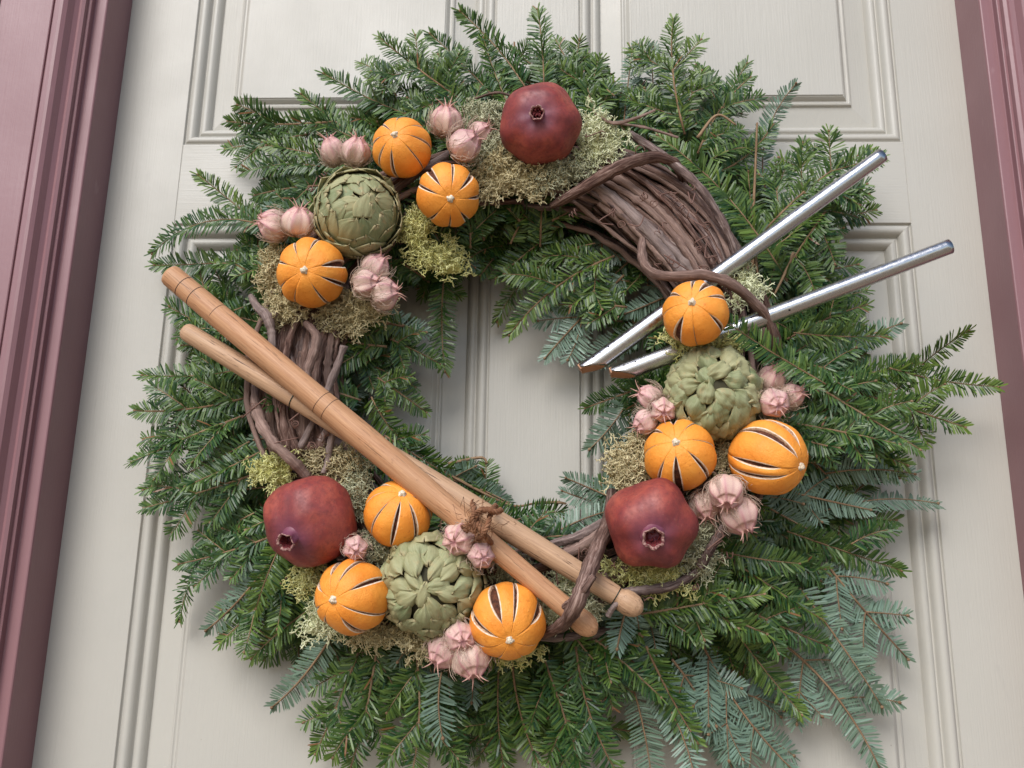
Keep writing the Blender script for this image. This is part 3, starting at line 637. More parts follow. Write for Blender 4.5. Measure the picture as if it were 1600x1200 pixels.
# ------------------------------------------------------------------ moss clumps
def moss(label, kind, u, v, ru, rv, d, thick=.016, rot=0.0, seed=0):
    r = np.random.default_rng(1000 + seed); px = PX(d); o = Matrix.Translation(Vector(P(u, v, d)))
    area = math.pi * ru * rv; K = int(area / 13)
    rad = np.sqrt(r.random(K)); an = r.random(K) * 2 * math.pi
    edge = 1 + 0.28 * np.sin(an * 3 + seed) + 0.18 * np.sin(an * 7 + seed * 2)
    ex, ez = rad * edge * ru * px * np.cos(an), rad * edge * rv * px * np.sin(an); cr, sr = math.cos(rot), math.sin(rot)
    X, Z = ex * cr - ez * sr, -(ex * sr + ez * cr)
    lump = 0.6 + 0.4 * fnoise(np.stack([X, X * 0, Z], 1), seed, 170.)
    H = thick * np.sqrt(np.clip(1 - rad ** 2 * 0.9, 0.05, 1)) * np.clip(lump, 0.25, 1.2)
    N = 7; step = 0.0023; base = np.stack([X, -H * r.random(K) ** 0.4, Z], 1)
    out = np.stack([X, np.zeros(K) - thick * 0.8, Z], 1); out[:, 0] /= ru * px; out[:, 2] /= rv * px; out[:, 1] /= thick
    dr = out * 0.55 + r.normal(size=(K, 3)) * 0.8; dr /= np.linalg.norm(dr, axis=1, keepdims=True)
    P1 = [base]; dcur = dr
    for j in range(N - 1):
        dcur = dcur + r.normal(size=(K, 3)) * 0.55; dcur[:, 1] -= 0.10; dcur /= np.linalg.norm(dcur, axis=1, keepdims=True); P1.append(P1[-1] + dcur * step * (1 - 0.07 * j))
    A = np.stack(P1, 1); ra = np.broadcast_to(np.linspace(.00070, .00038, N), (K, N))
    forks = []
    for j in (2, 3, 4, 5):
        dd = r.normal(size=(K, 3)); dd[:, 1] -= .3; dd /= np.linalg.norm(dd, axis=1, keepdims=True); d2 = dd + r.normal(size=(K, 3)) * .7
        p0 = A[:, j]; p1 = p0 + dd * .0016; p2 = p1 + d2 * .0012; forks.append(np.stack([p0, p1, p2], 1))
    B = np.concatenate(forks); rb = np.broadcast_to(np.array([.00050, .00042, .00028]), (len(B), 3))
    V1, q1, _, _ = tubes(A, ra, 3, False); V2, q2, _, _ = tubes(B, rb, 3, False)
    kt = r.random(K); tn = np.concatenate([np.repeat(kt, N * 3), np.repeat(np.tile(kt, 4), 9)])
    # matted heart of the clump
    nt_, np_ = 12, 22; th = np.linspace(0, math.pi / 2, nt_); ph = np.arange(np_) / np_ * 2 * math.pi
    e2 = 1 + 0.28 * np.sin(ph * 3 + seed) + 0.18 * np.sin(ph * 7 + seed * 2)
    hx = np.sin(th)[:, None] * np.cos(ph) * e2 * ru * px * .74; hz = np.sin(th)[:, None] * np.sin(ph) * e2 * rv * px * .74
    hX, hZ = hx * cr - hz * sr, -(hx * sr + hz * cr); hy = -np.cos(th)[:, None] * thick * .42 * np.ones_like(hx)
    HV = np.stack([hX, hy, hZ], -1).reshape(-1, 3); HV += (fnoise(HV, seed + 5, 500.) * .0016)[:, None]
    idx = np.arange(nt_ * np_).reshape(nt_, np_); nx = np.roll(idx, -1, 1); hq = np.stack([idx[:-1], idx[1:], nx[1:], nx[:-1]], -1).reshape(-1, 4)
    V = np.vstack([V1, V2, HV]); ob = mk('moss_clump', V, [q1, q2 + len(V1), hq + len(V1) + len(V2)], MOSS[kind], tone=np.concatenate([tn, np.zeros(len(HV))]))
    ob.matrix_world = o; return tag(ob, label, 'moss', 'moss clumps tucked round the dried fruit')
ML = [
 ('large olive-tan moss tuft hanging below the top pomegranate', 'tan', 800,275,70,46,.090,.024,0),
 ('pale moss tuft to the right of the top pomegranate', 'pale', 935,225,38,48,.090,.026,0),
 ('olive moss below the right side of the top pomegranate', 'grey', 868,272,52,34,.088,.022,0),
 ('grey-green moss between the upper seed pods and top pomegranate', 'grey', 762,195,36,34,.085,.022,0),
 ('olive-tan moss left of and below the top pomegranate', 'grey', 770,240,36,34,.09,.02,0),
 ('yellowish moss just right of the upper left artichoke', 'yellow', 652,362,26,40,.085,.022,.3),
 ('pale yellow moss tuft sticking into the ring opening near the upper left artichoke', 'yellow', 690,408,44,26,.080,.022,.2),
 ('olive moss along the left side of the leftmost orange', 'tan', 430,425,20,44,.090,.020,0),
 ('dark tan moss directly under the leftmost orange', 'tan', 450,486,36,26,.090,.022,.3),
 ('broad tan moss tuft below the leftmost orange and the three pink pods', 'tan', 545,488,60,34,.085,.026,.1),
 ('yellow-green moss tuft above the left end of the lower left pomegranate', 'yellow', 432,738,34,24,.090,.020,-.2),
 ('olive moss above the lower left pomegranate, under the wooden stick', 'tan', 530,728,42,30,.085,.02,.2),
 ('grey-green moss squeezed between lower left pomegranate and the orange', 'grey', 558,770,24,42,.085,.022,0),
 ('yellow-green moss below the lower left pomegranate', 'yellow', 484,898,24,30,.085,.018,0),
 ('pale straggly moss at the lower left side of the bottom left orange', 'pale', 505,970,26,28,.080,.02,.4),
 ('tan moss under the bottom left orange', 'tan', 585,990,46,16,.080,.018,.1),
 ('tan moss beneath the bottom artichoke', 'tan', 655,1000,40,20,.080,.018,0),
 ('grey-green moss between two lower left oranges', 'grey', 600,858,34,26,.090,.022,.3),
 ('grey-green moss above the bottom orange beside the two pods', 'grey', 795,895,46,24,.088,.02,.4),
 ('green moss right of the bottom orange', 'pale', 862,945,22,30,.085,.022,-.3),
 ('moss showing between the two stick tips', 'pale', 888,912,26,24,.085,.022,.4),
 ('moss tuft above the lower stick tip, right of the vine wrap', 'grey', 922,940,20,26,.090,.022,0),
 ('yellow-green moss fringe below the bottom orange', 'yellow', 800,1020,42,12,.080,.016,0),
 ('tan moss left of the central right orange above the pomegranate', 'tan', 985,735,34,60,.090,.024,.2),
 ('bright yellow moss under the lower right pomegranate', 'yellow', 1012,898,64,24,.085,.024,.1),
 ('grey moss along the right side of the lower right pomegranate', 'grey', 1090,850,26,52,.088,.024,.1),
 ('olive moss between the two right-hand oranges', 'tan', 1132,702,20,52,.090,.022,0),
 ('pale whitish moss above the vine wrap beside the topmost right orange', 'pale', 1160,452,24,34,.090,.022,.3),
 ('yellow-green moss between the topmost right orange and its artichoke', 'yellow', 1095,542,62,18,.105,.022,.1),
 ('moss behind the right edge of the right-hand artichoke', 'grey', 1190,655,24,22,.085,.022,0)]
for i, a in enumerate(ML): moss(*a, seed=i)

# ------------------------------------------------------------------ dried slit oranges
def orange(label, u, v, rpx, d, tip, toward, seed, wide=1.0, squash=0.93):
    r = np.random.default_rng(seed); R = rpx * PX(d)
    mw = frame_z(P(u, v, d), pdir(*tip, toward, P(u, v, d)), r.random() * 6)
    root = empty('dried_orange', label, 'dried orange', 'dried slit oranges on the wreath', mw)
    ns = 8; NT, NU = 34, 9; th = np.linspace(0.0, math.pi, NT); th[0] = .02; th[-1] = math.pi - .02
    cen = np.arange(ns) / ns * 2 * math.pi + r.normal(0, 0.10, ns); opn = np.clip(r.normal(0.95, 0.55, ns), 0.15, 2.0) * wide
    t0 = r.normal(0.52, 0.11, ns); t1 = r.normal(2.35, 0.12, ns)
    def half(k):
        x = np.clip((th - t0[k]) / (t1[k] - t0[k]), 0, 1); return opn[k] * 0.0020 * np.sin(math.pi * x ** 0.85) ** 0.75 / (R * np.maximum(np.sin(th), .3))
    def rad(thv, az): 
        p = np.stack([np.sin(thv) * np.cos(az), np.sin(thv) * np.sin(az), np.cos(thv)], -1)
        rr = R * (1 + 0.030 * fnoise(p, seed, 1.7) + .007 * fnoise(p, seed + 9, 6.)) - R * 0.05 * np.exp(-(thv / 0.24) ** 2)
        return p, rr
    VV, QQ, MI = [], [], []; off = 0
    for k in range(ns):
        k2 = (k + 1) % ns; a0 = cen[k]; a1 = cen[k2] + (2 * math.pi if k2 == 0 else 0); h0, h1 = half(k), half(k2)
        u_ = np.linspace(0, 1, NU); az = (a0 + h0)[:, None] * (1 - u_) + (a1 - h1)[:, None] * u_; T = np.broadcast_to(th[:, None], az.shape)
        p, rr = rad(T, az)
        open_ = np.sin(math.pi * np.clip((th - 0.5) / 1.9, 0, 1))[:, None]
        bul = (1 - (2 * u_ - 1) ** 2)[None]; curl = ((2 * u_ - 1) ** 4)[None] * (0.014 * ((h0 + h1) * 6))[:, None]
        rr = rr * (1 - 0.055 * open_ * (1 - bul) + curl * 0.9 + .006 * open_ * np.sin(T * 9 + k * 2.1) * bul)
        cols = []
        w0 = np.minimum(h0 * 0.42, 0.0011 / (R * np.maximum(np.sin(th), .3)))[:, None]; w1 = np.minimum(h1 * 0.42, 0.0011 / (R * np.maximum(np.sin(th), .3)))[:, None]
        def col(azz, rv): 
            q = np.stack([np.sin(th) * np.cos(azz[:, 0]), np.sin(th) * np.sin(azz[:, 0]), np.cos(th)], -1) * rv[:, None]; return q[:, None]
        A = p * rr[..., None]
        left = [col(az[:, :1] - w0, rr[:, 0] - R * .115), col(az[:, :1] - w0, rr[:, 0] - .0004)]; right = [col(az[:, -1:] + w1, rr[:, -1] - .0004), col(az[:, -1:] + w1, rr[:, -1] - R * .115)]
        G = np.concatenate([*left, A, *right], 1); G[..., 2] *= squash; n2 = G.shape[1]
        f = grid_faces(NT, n2, off); mi = np.tile(np.array([2, 1] + [0] * (NU - 1) + [1, 2]), NT - 1)
        VV.append(G.reshape(-1, 3)); QQ.append(f); MI.append(mi); off += NT * n2
    mk('peel', np.vstack(VV), [np.vstack(QQ)], [RIND, PITH, WALLP], root, midx=np.concatenate(MI), smooth=True)
    pr = [(max(1e-4, math.sin(t)) * R * .895, math.cos(t) * R * .895 * squash) for t in np.linspace(0.01, math.pi - .01, 16)]; V, q = lathe(pr, 24); V += (fnoise(V, seed, 400.) * .0006)[:, None]
    mk('pulp', V, [q], PULP, root)
    # star shaped stalk button
    z0 = R * squash * .955
    pr = np.array([(.0001, .0030), (.0014, .0031), (.0023, .0024), (.0026, .0010), (.0036, .0006), (.0038, -.0010)]); V, q = lathe(pr, 20); an = np.arctan2(V[:, 1], V[:, 0]); rr = np.hypot(V[:, 0], V[:, 1])
    k_ = 1 + 0.13 * np.sin(an * 5 + seed) * (rr > .002) + .12 * np.sin(an * 3 + seed * 2); V[:, 0] *= k_ * .9; V[:, 1] *= k_ * .9; V[:, 2] += z0 + fnoise(V, seed, 1500.) * .0006
    mk('stalk_button', V, [q], CALYX, root); return root
OR = [
 ('topmost orange on the left, slits pointing down, closed smooth top', 628,231,51,.118,(-14,-26),.86,1,.85,.95),
 ('orange right of the upper left artichoke with wide pale slits facing straight out', 700,305,53,.122,(4,6),.99,2,1.15,.93),
 ('leftmost orange, below the upper left artichoke', 487,426,57,.120,(-12,-4),.97,3,1.0,.92),
 ('orange at upper right tucked under the curling vine, above the right artichoke', 1087,490,53,.140,(-6,-18),.92,4,1.05,.93),
 ('orange below the right artichoke, resting against the lower right pomegranate', 1062,711,56,.120,(-6,-20),.92,5,1.1,.93),
 ('rightmost orange, its stalk button at its right edge', 1200,715,59,.120,(50,14),.50,6,1.15,1.0),
 ('orange just above the bottom artichoke, under the long wooden sticks', 622,803,52,.112,(6,-34),.76,7,1.0,.93),
 ('orange at lower left beneath the pomegranate, stalk button at its left', 551,932,56,.118,(-31,6),.84,8,1.05,.97),
 ('lowest orange, wide white-edged slits and stalk button near its bottom', 793,970,57,.120,(4,30),.85,9,1.2,.93)]
for a in OR: orange(*a)

# ------------------------------------------------------------------ dried artichokes
def artichoke(label, u, v, rpx, d, tip, toward, seed, puff=1.0, curl=0.0, n=58, ovalz=.92, wsc=1.15, edge=1.0, fold=0.0, step=.0045):
    r = np.random.default_rng(seed); R = rpx * PX(d); mw = frame_z(P(u, v, d), pdir(*tip, toward, P(u, v, d)), r.random() * 6)
    root = empty('dried_artichoke', label, 'dried artichoke', 'dried artichokes on the wreath', mw)
    pr = [(max(1e-4, math.sin(t)) * R * .76, math.cos(t) * R * .74 * ovalz) for t in np.linspace(0.01, math.pi - .01, 16)]; V, q = lathe(pr, 24); mk('heart', V, [q], CORE, root)
    for i in range(n):
        x = (i + 0.4) / n; az0 = i * 2.39996 + r.normal(0, .10); tt = 1.95 * x ** 0.56 - .25 + r.normal(0, .04); tilt = r.normal(0, .22); Ln = (0.55 + 0.55 * x ** .5) * r.uniform(.9, 1.1); W = R * (0.22 + 0.20 * min(1, x * 2.0)) * wsc * r.uniform(.88, 1.12)
        NS_, NU = 15, 13; s = np.linspace(0, 1, NS_)[:, None]; uu = np.linspace(-1, 1, NU)[None]
        wid = W * (0.72 + 0.28 * np.sin(s * math.pi * .9)) * np.clip(1 - (np.clip(s - .38, 0, 1) / .625) ** 1.9, 0.015, 1) ** .72
        notch = -0.06 * Ln * np.exp(-(uu / .22) ** 2) * s ** 6 * (1 if r.random() < .5 else -.6)
        T = tt + Ln * (1 - s) - notch + 0 * uu; T = T + 0.05 * np.sin(uu * 3 + r.random() * 6) * s ** 3
        up = np.stack([np.sin(T) * math.cos(az0), np.sin(T) * math.sin(az0), np.cos(T)], -1); ep = np.array([-math.sin(az0), math.cos(az0), 0.])
        wv = wid * uu + tilt * W * (s - .4) * 1.4; pos = up * R + ep * wv[..., None]; pos /= np.linalg.norm(pos, axis=-1, keepdims=True)
        rr = R * (0.90 + 0.08 * min(1, x * 1.5)) + 0 * T
        lift = r.uniform(.1, 1) ** 1.3 * (.0030 + .0046 * x); bulge = puff * .0026 * (1 - uu ** 2) * np.sin(math.pi * np.clip(s * .9 + .1, 0, 1))
        fold_ = fold * (np.sin(uu * r.uniform(3, 7) + s * r.uniform(-4, 4) + r.random() * 6) + .6 * np.sin(uu * r.uniform(6, 12) - s * r.uniform(2, 9) + r.random() * 6)) * (.3 + s)
        rr = rr + fold_ + x * step - .0026 + lift * s ** 5 + bulge - edge * .0016 * np.abs(uu) ** 3 - curl * .004 * s ** 5 + .00045 * np.sin(uu * 11 + r.random() * 6 + s * 2) * (1 - s * .5)
        rr = rr + r.normal(0, .0009) + .0016 * curl * fnoise(pos * 3, seed * 99 + i, 4.) + .0003 * np.sin(uu * 22 + s * 5 + i)
        A = pos * rr[..., None]; A[..., 2] *= ovalz
        B = pos * (rr - .0008)[..., None]; B[..., 2] *= ovalz; B = A * .35 + B * .65 if False else B
        nV = NS_ * NU; f1 = grid_faces(NS_, NU); f2 = grid_faces(NS_, NU, nV)[:, ::-1]
        ix = np.arange(nV).reshape(NS_, NU); loop = np.concatenate([ix[0], ix[1:, -1], ix[-1, -2::-1], ix[-2:0:-1, 0]]); l2 = np.roll(loop, -1); f3 = np.stack([loop, l2, l2 + nV, loop + nV], 1)
        fl = np.stack([wv + 0 * T, s * .03 + 0 * uu, 0 * T + i * .07], -1).reshape(-1, 3); tn = np.maximum(np.abs(uu) ** 4 * .8, s ** 5) + 0 * T
        ob = mk('bract', np.vstack([A.reshape(-1, 3), B.reshape(-1, 3)]), [f1, f2, f3], BRACT, root, flow=np.vstack([fl, fl]), tone=np.tile(tn.ravel(), 2))
    return root
artichoke('upper left artichoke with broad smooth olive bracts, between three oranges', 560,333,71,.112,(10,-16),.93,21,.30,0.0,60,.9,1.40,.35)
artichoke('right-hand artichoke with wrinkled curled-in bracts under the top right orange', 1112,612,70,.118,(-4,-14),.95,22,1.15,1.3,50,.92,1.22,1.2,.0011,.0065)
artichoke('bottom artichoke with short plump bracts between two lower oranges', 672,915,71,.114,(-2,2),.99,23,1.0,.5,60,.92,1.04,1.2,.0007,.0070)

# ------------------------------------------------------------------ pomegranates
def pomegranate(label, u, v, rpx, d, tip, toward, seed, lobes=6, amp=.05, crown=.0075, long_=False, filled=False):
    r = np.random.default_rng(seed); R = rpx * PX(d); mw = frame_z(P(u, v, d), pdir(*tip, toward, P(u, v, d)), r.random() * 6)
    root = empty('dried_pomegranate', label, 'dried pomegranate', 'dried pomegranates on the wreath', mw)
    NT, NP = 60, 84; th = np.linspace(.01, math.pi - .01, NT)[:, None]; ph = (np.arange(NP) / NP * 2 * math.pi)[None]
    p = np.stack([np.sin(th) * np.cos(ph), np.sin(th) * np.sin(ph), np.cos(th) + 0 * ph], -1)
    lob = np.cos(lobes * ph + 1.2 * np.sin(ph + r.random() * 6)) * np.sin(th) ** 1.3
    rr = R * (1 + amp * lob + .055 * fnoise(p, seed, 1.5) + .034 * fnoise(p, seed + 3, 3.0) + .010 * fnoise(p, seed + 6, 7.)) - R * .14 * np.exp(-(th / .40) ** 2) + R * .06 * np.exp(-(th / .17) ** 2)
    V = p * rr[..., None]; V[..., 2] *= .93; idx = np.arange(NT * NP).reshape(NT, NP); nx = np.roll(idx, -1, 1)
    q = np.stack([idx[:-1], idx[1:], nx[1:], nx[:-1]], -1).reshape(-1, 4); mk('skin', V.reshape(-1, 3), [q], POM, root)
    z0 = V[0, 0, 2] - .002; ztop = z0 + (.0105 if long_ else .0085); c = crown
    prof = [(c * 1.45, z0 - .0015), (c * 1.08, z0 + .0012), (c * .96, z0 + .004), (c * 1.02, ztop - .001), (c * 1.10, ztop), (c * .98, ztop + .0003), (c * .80, ztop - .0012), (c * .66, z0 + .003), (c * .5, z0 + .0005), (.0002, z0)]
    V, q = lathe(prof, 30); an = np.arctan2(V[:, 1], V[:, 0]); top = (V[:, 2] > ztop - .002)
    V[:, 2] += top * (.0009 * np.sin(an * 6 + r.random()) + .0006 * np.sin(an * 11)); k_ = 1 + .09 * np.sin(an * 6 + 2) * (V[:, 2] > z0 + .002); V[:, 0] *= k_; V[:, 1] *= k_
    mi = np.repeat([0, 0, 0, 1, 1, 1, 2, 2, 2], 30); mk('crown', V, [q], [POM, POMRIM, POMIN], root, midx=mi)
    K = 60 if filled else 26; a = r.random(K) * 6.28; rd = np.sqrt(r.random(K)) * c * .68; b = np.stack([rd * np.cos(a), rd * np.sin(a), np.full(K, z0)], 1)
    h = (ztop - z0) * (.85 if filled else .5); e = b + np.stack([r.normal(0, .0006, K), r.normal(0, .0006, K), h * r.uniform(.6, 1, K)], 1)
    V, q, cc, f = tubes(np.stack([b, (b + e) / 2 + r.normal(0, .0003, (K, 3)), e], 1), np.broadcast_to([.0005, .0005, .0007], (K, 3)), 5)
    o = mk('stamens', V, [q, cc], POMIN, root, flow=f); o['kind'] = 'stuff'
    return root
pomegranate('pomegranate at the top of the wreath, crown facing out near its upper middle', 843,193,67,.118,(-4,-16),.965,31,6,.030,.0062,filled=True)
pomegranate('lower left pomegranate, smoother and rounder, crown pointing down-left', 484,814,69,.118,(-32,30),.80,32,5,.034,.0070,True)
pomegranate('lower right pomegranate with deep square lobes and pale ringed crown', 1017,818,66,.125,(3,18),.95,33,5,.060,.0082)

# ------------------------------------------------------------------ pink seed pods
def pod_mesh(seed, fat=1.0, ridge=.10):
    r = np.random.default_rng(seed); N, NP = 26, 48; t = np.linspace(0, 1, N); R = 1.0
    prof = np.polyval(np.polyfit([0, .04, .15, .35, .55, .75, .9, 1.0], [.06, .36, .74, .98, .98, .76, .46, .26], 5), t).clip(.03) * fat; z = np.interp(t, [0, 1], [-1.05, 1.12]) + 0 * t
    ph = np.arange(NP) / NP * 2 * math.pi; nr = 6
    c6 = np.cos(nr * ph); rid = np.exp(-((1 - c6) * 4.0)); 
    rr = prof[:, None] * (1 + ridge * (c6 * .55) * np.sin(math.pi * np.clip(t * .9 + .05, 0, 1))[:, None] + .10 * rid[None] * (t[:, None] ** 1.2) - .0)
    V = np.stack([rr * np.cos(ph), rr * np.sin(ph), z[:, None] - .10 * (t[:, None] > .8) * (1 - rid[None]) * 1.6], -1)
    V = V * (1 + (fnoise(V, seed, 1.6) * .06)[..., None]) + (fnoise(V, seed + 2, 3.5) * .025)[..., None]
    Vf = V.reshape(-1, 3); idx = np.arange(N * NP).reshape(N, NP); nx = np.roll(idx, -1, 1); q = np.stack([idx[:-1], nx[:-1], nx[1:], idx[1:]], -1).reshape(-1, 4)
    Vf = np.vstack([Vf, [[0, 0, .70]]]); tri = np.stack([idx[-1], nx[-1], np.full(NP, len(Vf) - 1)], 1)
    tone = np.concatenate([(np.broadcast_to(np.clip(rid * .9 + np.exp(-((1 + c6) * 7.)) * .45, 0, 1), (N, NP)) * np.clip(.25 + t[:, None], 0, 1)).ravel(), [1.0]])
    cap = mk('capsule', Vf, [q, tri], POD, tone=tone)
    hs, hr = [], []
    for k in range(nr):
        a = k / nr * 6.283; st = np.linspace(0, 1, 7); rad = .22 + .16 * st + .35 * st ** 2 * r.uniform(.2, 1.4); zz = .82 + st * r.uniform(.25, .75)
        aa = a + r.normal(0, .15) * st; hs.append(np.stack([rad * np.cos(aa), rad * np.sin(aa), zz], 1)); hr.append(np.linspace(.075, .012, 7))
    V, q, c, f = tubes(np.stack(hs), np.stack(hr), 5); horns = mk('horns', V, [q, c], HORN, flow=f)
    K = 64; a = r.random(K) * 6.283; n = 9; st = np.linspace(0, 1, n); out = r.uniform(1.02, 1.55, K)
    ths = np.pi - (0.15 + st[None] * r.uniform(1.0, 2.1, K)[:, None]); azs = a[:, None] + np.cumsum(r.normal(0, .16, (K, n)), 1)
    rd = 1 + (out[:, None] - 1) * st ** 1.3 + np.cumsum(r.normal(0, .02, (K, n)), 1)
    A = np.stack([rd * fat * np.sin(ths) * np.cos(azs), rd * fat * np.sin(ths) * np.sin(azs), 1.08 * rd * np.cos(ths)], -1)
    V, q, c, f = tubes(A, np.broadcast_to(np.linspace(.030, .014, n), (K, n)), 3); th_ = mk('threads', V, [q, c], THREAD, flow=f); th_['kind'] = 'stuff'
    out = (cap.data, horns.data, th_.data)
    for o in (cap, horns, th_): bpy.data.objects.remove(o)
    return out
PV = [pod_mesh(40), pod_mesh(41, .92, .16), pod_mesh(42, 1.05, .06), pod_mesh(43, .95, .20), pod_mesh(44, .88, .10), pod_mesh(45, 1.0, .13), pod_mesh(46, 1.08, .18)]
def pod(label, u, v, rpx, d, tip, toward, var, spin=0.0):
    s = rpx * 1.08 * PX(d); mw = frame_z(P(u, v, d), pdir(*tip, toward, P(u, v, d)), spin) @ Matrix.Scale(s, 4)
    root = empty('seed_pod', label, 'seed pod', 'pink papery seed pods in clusters', mw)
    c, h, t = PV[(var + int(u)) % 7]
    link('capsule', c, root); link('horns', h, root); x = link('threads', t, root); x['kind'] = 'stuff'
PODS = [
 ('smooth pale pink pod left of the topmost left orange, horn pointing up-left', 520,236,22,.108,(-8,-26),.15,2),
 ('bristle-topped pink pod touching the left side of the topmost left orange', 556,236,22,.112,(6,-26),.2,0),
 ('striped upright pink pod above the moss beside the topmost left orange', 697,188,24,.112,(2,-26),.2,1),
 ('crinkled pink pod lying under the upright striped pod, horns to the right', 727,226,24,.125,(24,-18),.25,3),
 ('mauve pod half hidden between the crinkled pod and top pomegranate', 750,208,19,.098,(24,-16),.2,0),
 ('pale pink pod at the far left, horns pointing left, above the leftmost orange', 427,352,23,.110,(-24,-10),.2,0),
 ('ribbed salmon pod right of the far left pod, under the artichoke edge', 467,346,22,.120,(3,-26),.2,1),
 ('pink pod with horns up-right directly below the upper left artichoke', 587,417,20,.105,(18,-22),.2,3),
 ('round pink pod right of the leftmost orange, front one of three', 573,443,21,.122,(20,-2),.5,2),
 ('lowest of the three pods right of the leftmost orange, horns to the right', 601,459,21,.115,(24,-4),.25,0),
 ('uppermost of the three pods left of the right artichoke, rosy tip to the left', 1014,620,18,.108,(-18,-8),.35,2),
 ('star-faced pod facing out, middle of the three left of the right artichoke', 1036,641,19,.122,(1,3),.97,1),
 ('lowest of the three pods left of the right artichoke, above an orange', 1008,660,17,.110,(-16,10),.4,2),
 ('upper pod of the three right of the right artichoke, rosy top', 1206,591,21,.112,(8,-18),.55,2),
 ('right pod of the three beside the right artichoke, horn pointing right', 1236,618,19,.112,(22,-8),.4,0),
 ('lower front pod of the three beside the right artichoke, facing out', 1210,630,20,.125,(6,4),.9,3),
 ('left pod of the three below the two right oranges', 1102,790,21,.110,(4,24),.4,2),
 ('top pod of the three below the two right oranges, horns hanging down', 1134,770,24,.130,(2,18),.68,0),
 ('right pod of the three below the two right oranges, pointing down-right', 1154,806,26,.115,(12,24),.3,1),
 ('small pod facing out between lower left pomegranate and two oranges', 555,857,17,.125,(2,6),.93,3),
 ('pale pod above the bottom artichoke beside the twine knot', 717,843,23,.132,(-10,6),.9,2),
 ('star-faced pod at the upper right edge of the bottom artichoke', 752,868,20,.135,(2,2),.97,1),
 ('left pod of the bottom trio, horns down-left', 694,1018,22,.108,(-14,18),.4,1),
 ('top pod of the bottom trio with star face outward', 720,996,20,.122,(2,4),.92,3),
 ('lowest pod of the bottom trio left of the lowest orange', 736,1032,24,.115,(6,24),.4,1)]
for i, a in enumerate(PODS): pod(*a, spin=i * 0.9)

# ------------------------------------------------------------------ wooden sticks tied with twine
def stick(label, a, b, da, db, prof, mat, marks, name='wooden_stick'):
    p0, p1 = Vector(P(*a, da)), Vector(P(*b, db)); L = (p1 - p0).length; mw = frame_z(p0, p1 - p0, 0.4)
    root = empty(name, label, 'wooden stick', 'pair of crossed wooden sticks', mw)
    # refine the profile
    z = np.array([p[0] for p in prof]) * L; r_ = np.array([p[1] for p in prof]); zz = np.unique(np.concatenate([np.linspace(0, L, 120), z]))
    rr = np.interp(zz, z, r_); V, q = lathe(list(zip(rr, zz)), 28); an = np.arctan2(V[:, 1], V[:, 0])
    wob = 1 + .012 * np.sin(V[:, 2] * 30) + .01 * np.sin(an * 2 + V[:, 2] * 12) + .012 * fnoise(V, 5, 60.); flow = V.copy(); flow[:, :2] *= 1.0; V[:, 0] *= wob; V[:, 1] *= wob
    caps = [np.arange(28)[::-1][None], (np.arange(28) + len(V) - 28)[None]]
    mk('shaft', V, [q, np.vstack(caps)], mat, root, flow=flow)
    for m_, m_mat, w_, pr_ in marks:
        rz = np.interp(m_ * L, z, r_) + pr_; v2, q2 = lathe([(rz - .001, m_ * L - w_), (rz, m_ * L - w_ * .6), (rz, m_ * L + w_ * .6), (rz - .001, m_ * L + w_)], 28)
        an = np.arctan2(v2[:, 1], v2[:, 0]); k_ = 1 + .012 * np.sin(v2[:, 2] * 30) + .01 * np.sin(an * 2 + v2[:, 2] * 12); v2[:, 0] *= k_; v2[:, 1] *= k_
        mk('burnt_ring' if m_mat is DARKLINE else 'wire_loop', v2, [q2], m_mat, root)
    return root
def tipprof(rn, rb):   # neck and bead at the end, given as fractions near 1
    return [(.945, rn), (.952, rn * .92), (.960, rb * .95), (.972, rb * 1.02), (.984, rb * .93), (.993, rb * .68), (.998, rb * .35), (1.0, rb * .05)]
stick('orange-brown wooden stick with burnt rings at its thick upper left end', (264,428), (932,990), .125, .128,
      [(0, .0078), (.003, .0096), (.008, .0102), (.25, .0110), (.48, .0116), (.60, .0111), (.75, .0093), (.88, .0082), (.93, .0081)] + tipprof(.0078, .0094), WOOD_O,
      [(.040, DARKLINE, .0006, .00015), (.070, DARKLINE, .0006, .00015), (.125, DARKLINE, .0004, .0001), (.385, DARKLINE, .0004, .0001), (.405, DARKLINE, .0004, .0001)])
stick('paler weathered wooden stick with a thin wire round it, crossing behind the orange-brown one', (288,516), (1004,956), .112, .118,
      [(0, .0060), (.004, .0076), (.012, .0084), (.25, .0092), (.5, .0100), (.68, .0104), (.80, .0096), (.92, .0083), (.94, .0081)] + tipprof(.0079, .0098), WOOD_P,
      [(.262, WIRE, .0007, .0004), (.948, WIRE, .0006, .0004)])
tw = empty('twine_tie', 'rough brown paper twine knotted round both wooden sticks', 'twine', mat=Matrix.Translation(Vector(P(757, 815, .13))))
T0 = P(757, 815, .13)
def cord(pts, rad, name='strand'):
    base = smooth_path([P(*p) for p in pts], 60) - T0; t = np.linspace(0, 1, 60)
    T = np.gradient(base, axis=0); T /= np.linalg.norm(T, axis=1, keepdims=True); A = np.cross(T, [0, 1, 0.2]); A /= np.linalg.norm(A, axis=1, keepdims=True); B = np.cross(T, A)
    for k_ in range(3):
        an = t * 34 + k_ * 2.094; pp = base + (A * np.cos(an)[:, None] + B * np.sin(an)[:, None]) * rad * .62
        V, q, c, f = tubes(pp[None], (rad * .62 * (1 + .12 * rng.normal(size=60)))[None], 6); mk(name, V, [q, c], TWINE, tw, flow=f)
cord([(735,775,.115),(742,800,.140),(748,822,.158),(762,842,.150),(770,850,.125)], .0021)
cord([(775,790,.12),(768,800,.148),(760,825,.160),(752,838,.150),(742,842,.12)], .0020)
cord([(728,830,.148),(738,815,.156),(748,800,.160),(760,796,.160),(775,800,.158),(783,797,.150)], .0022)
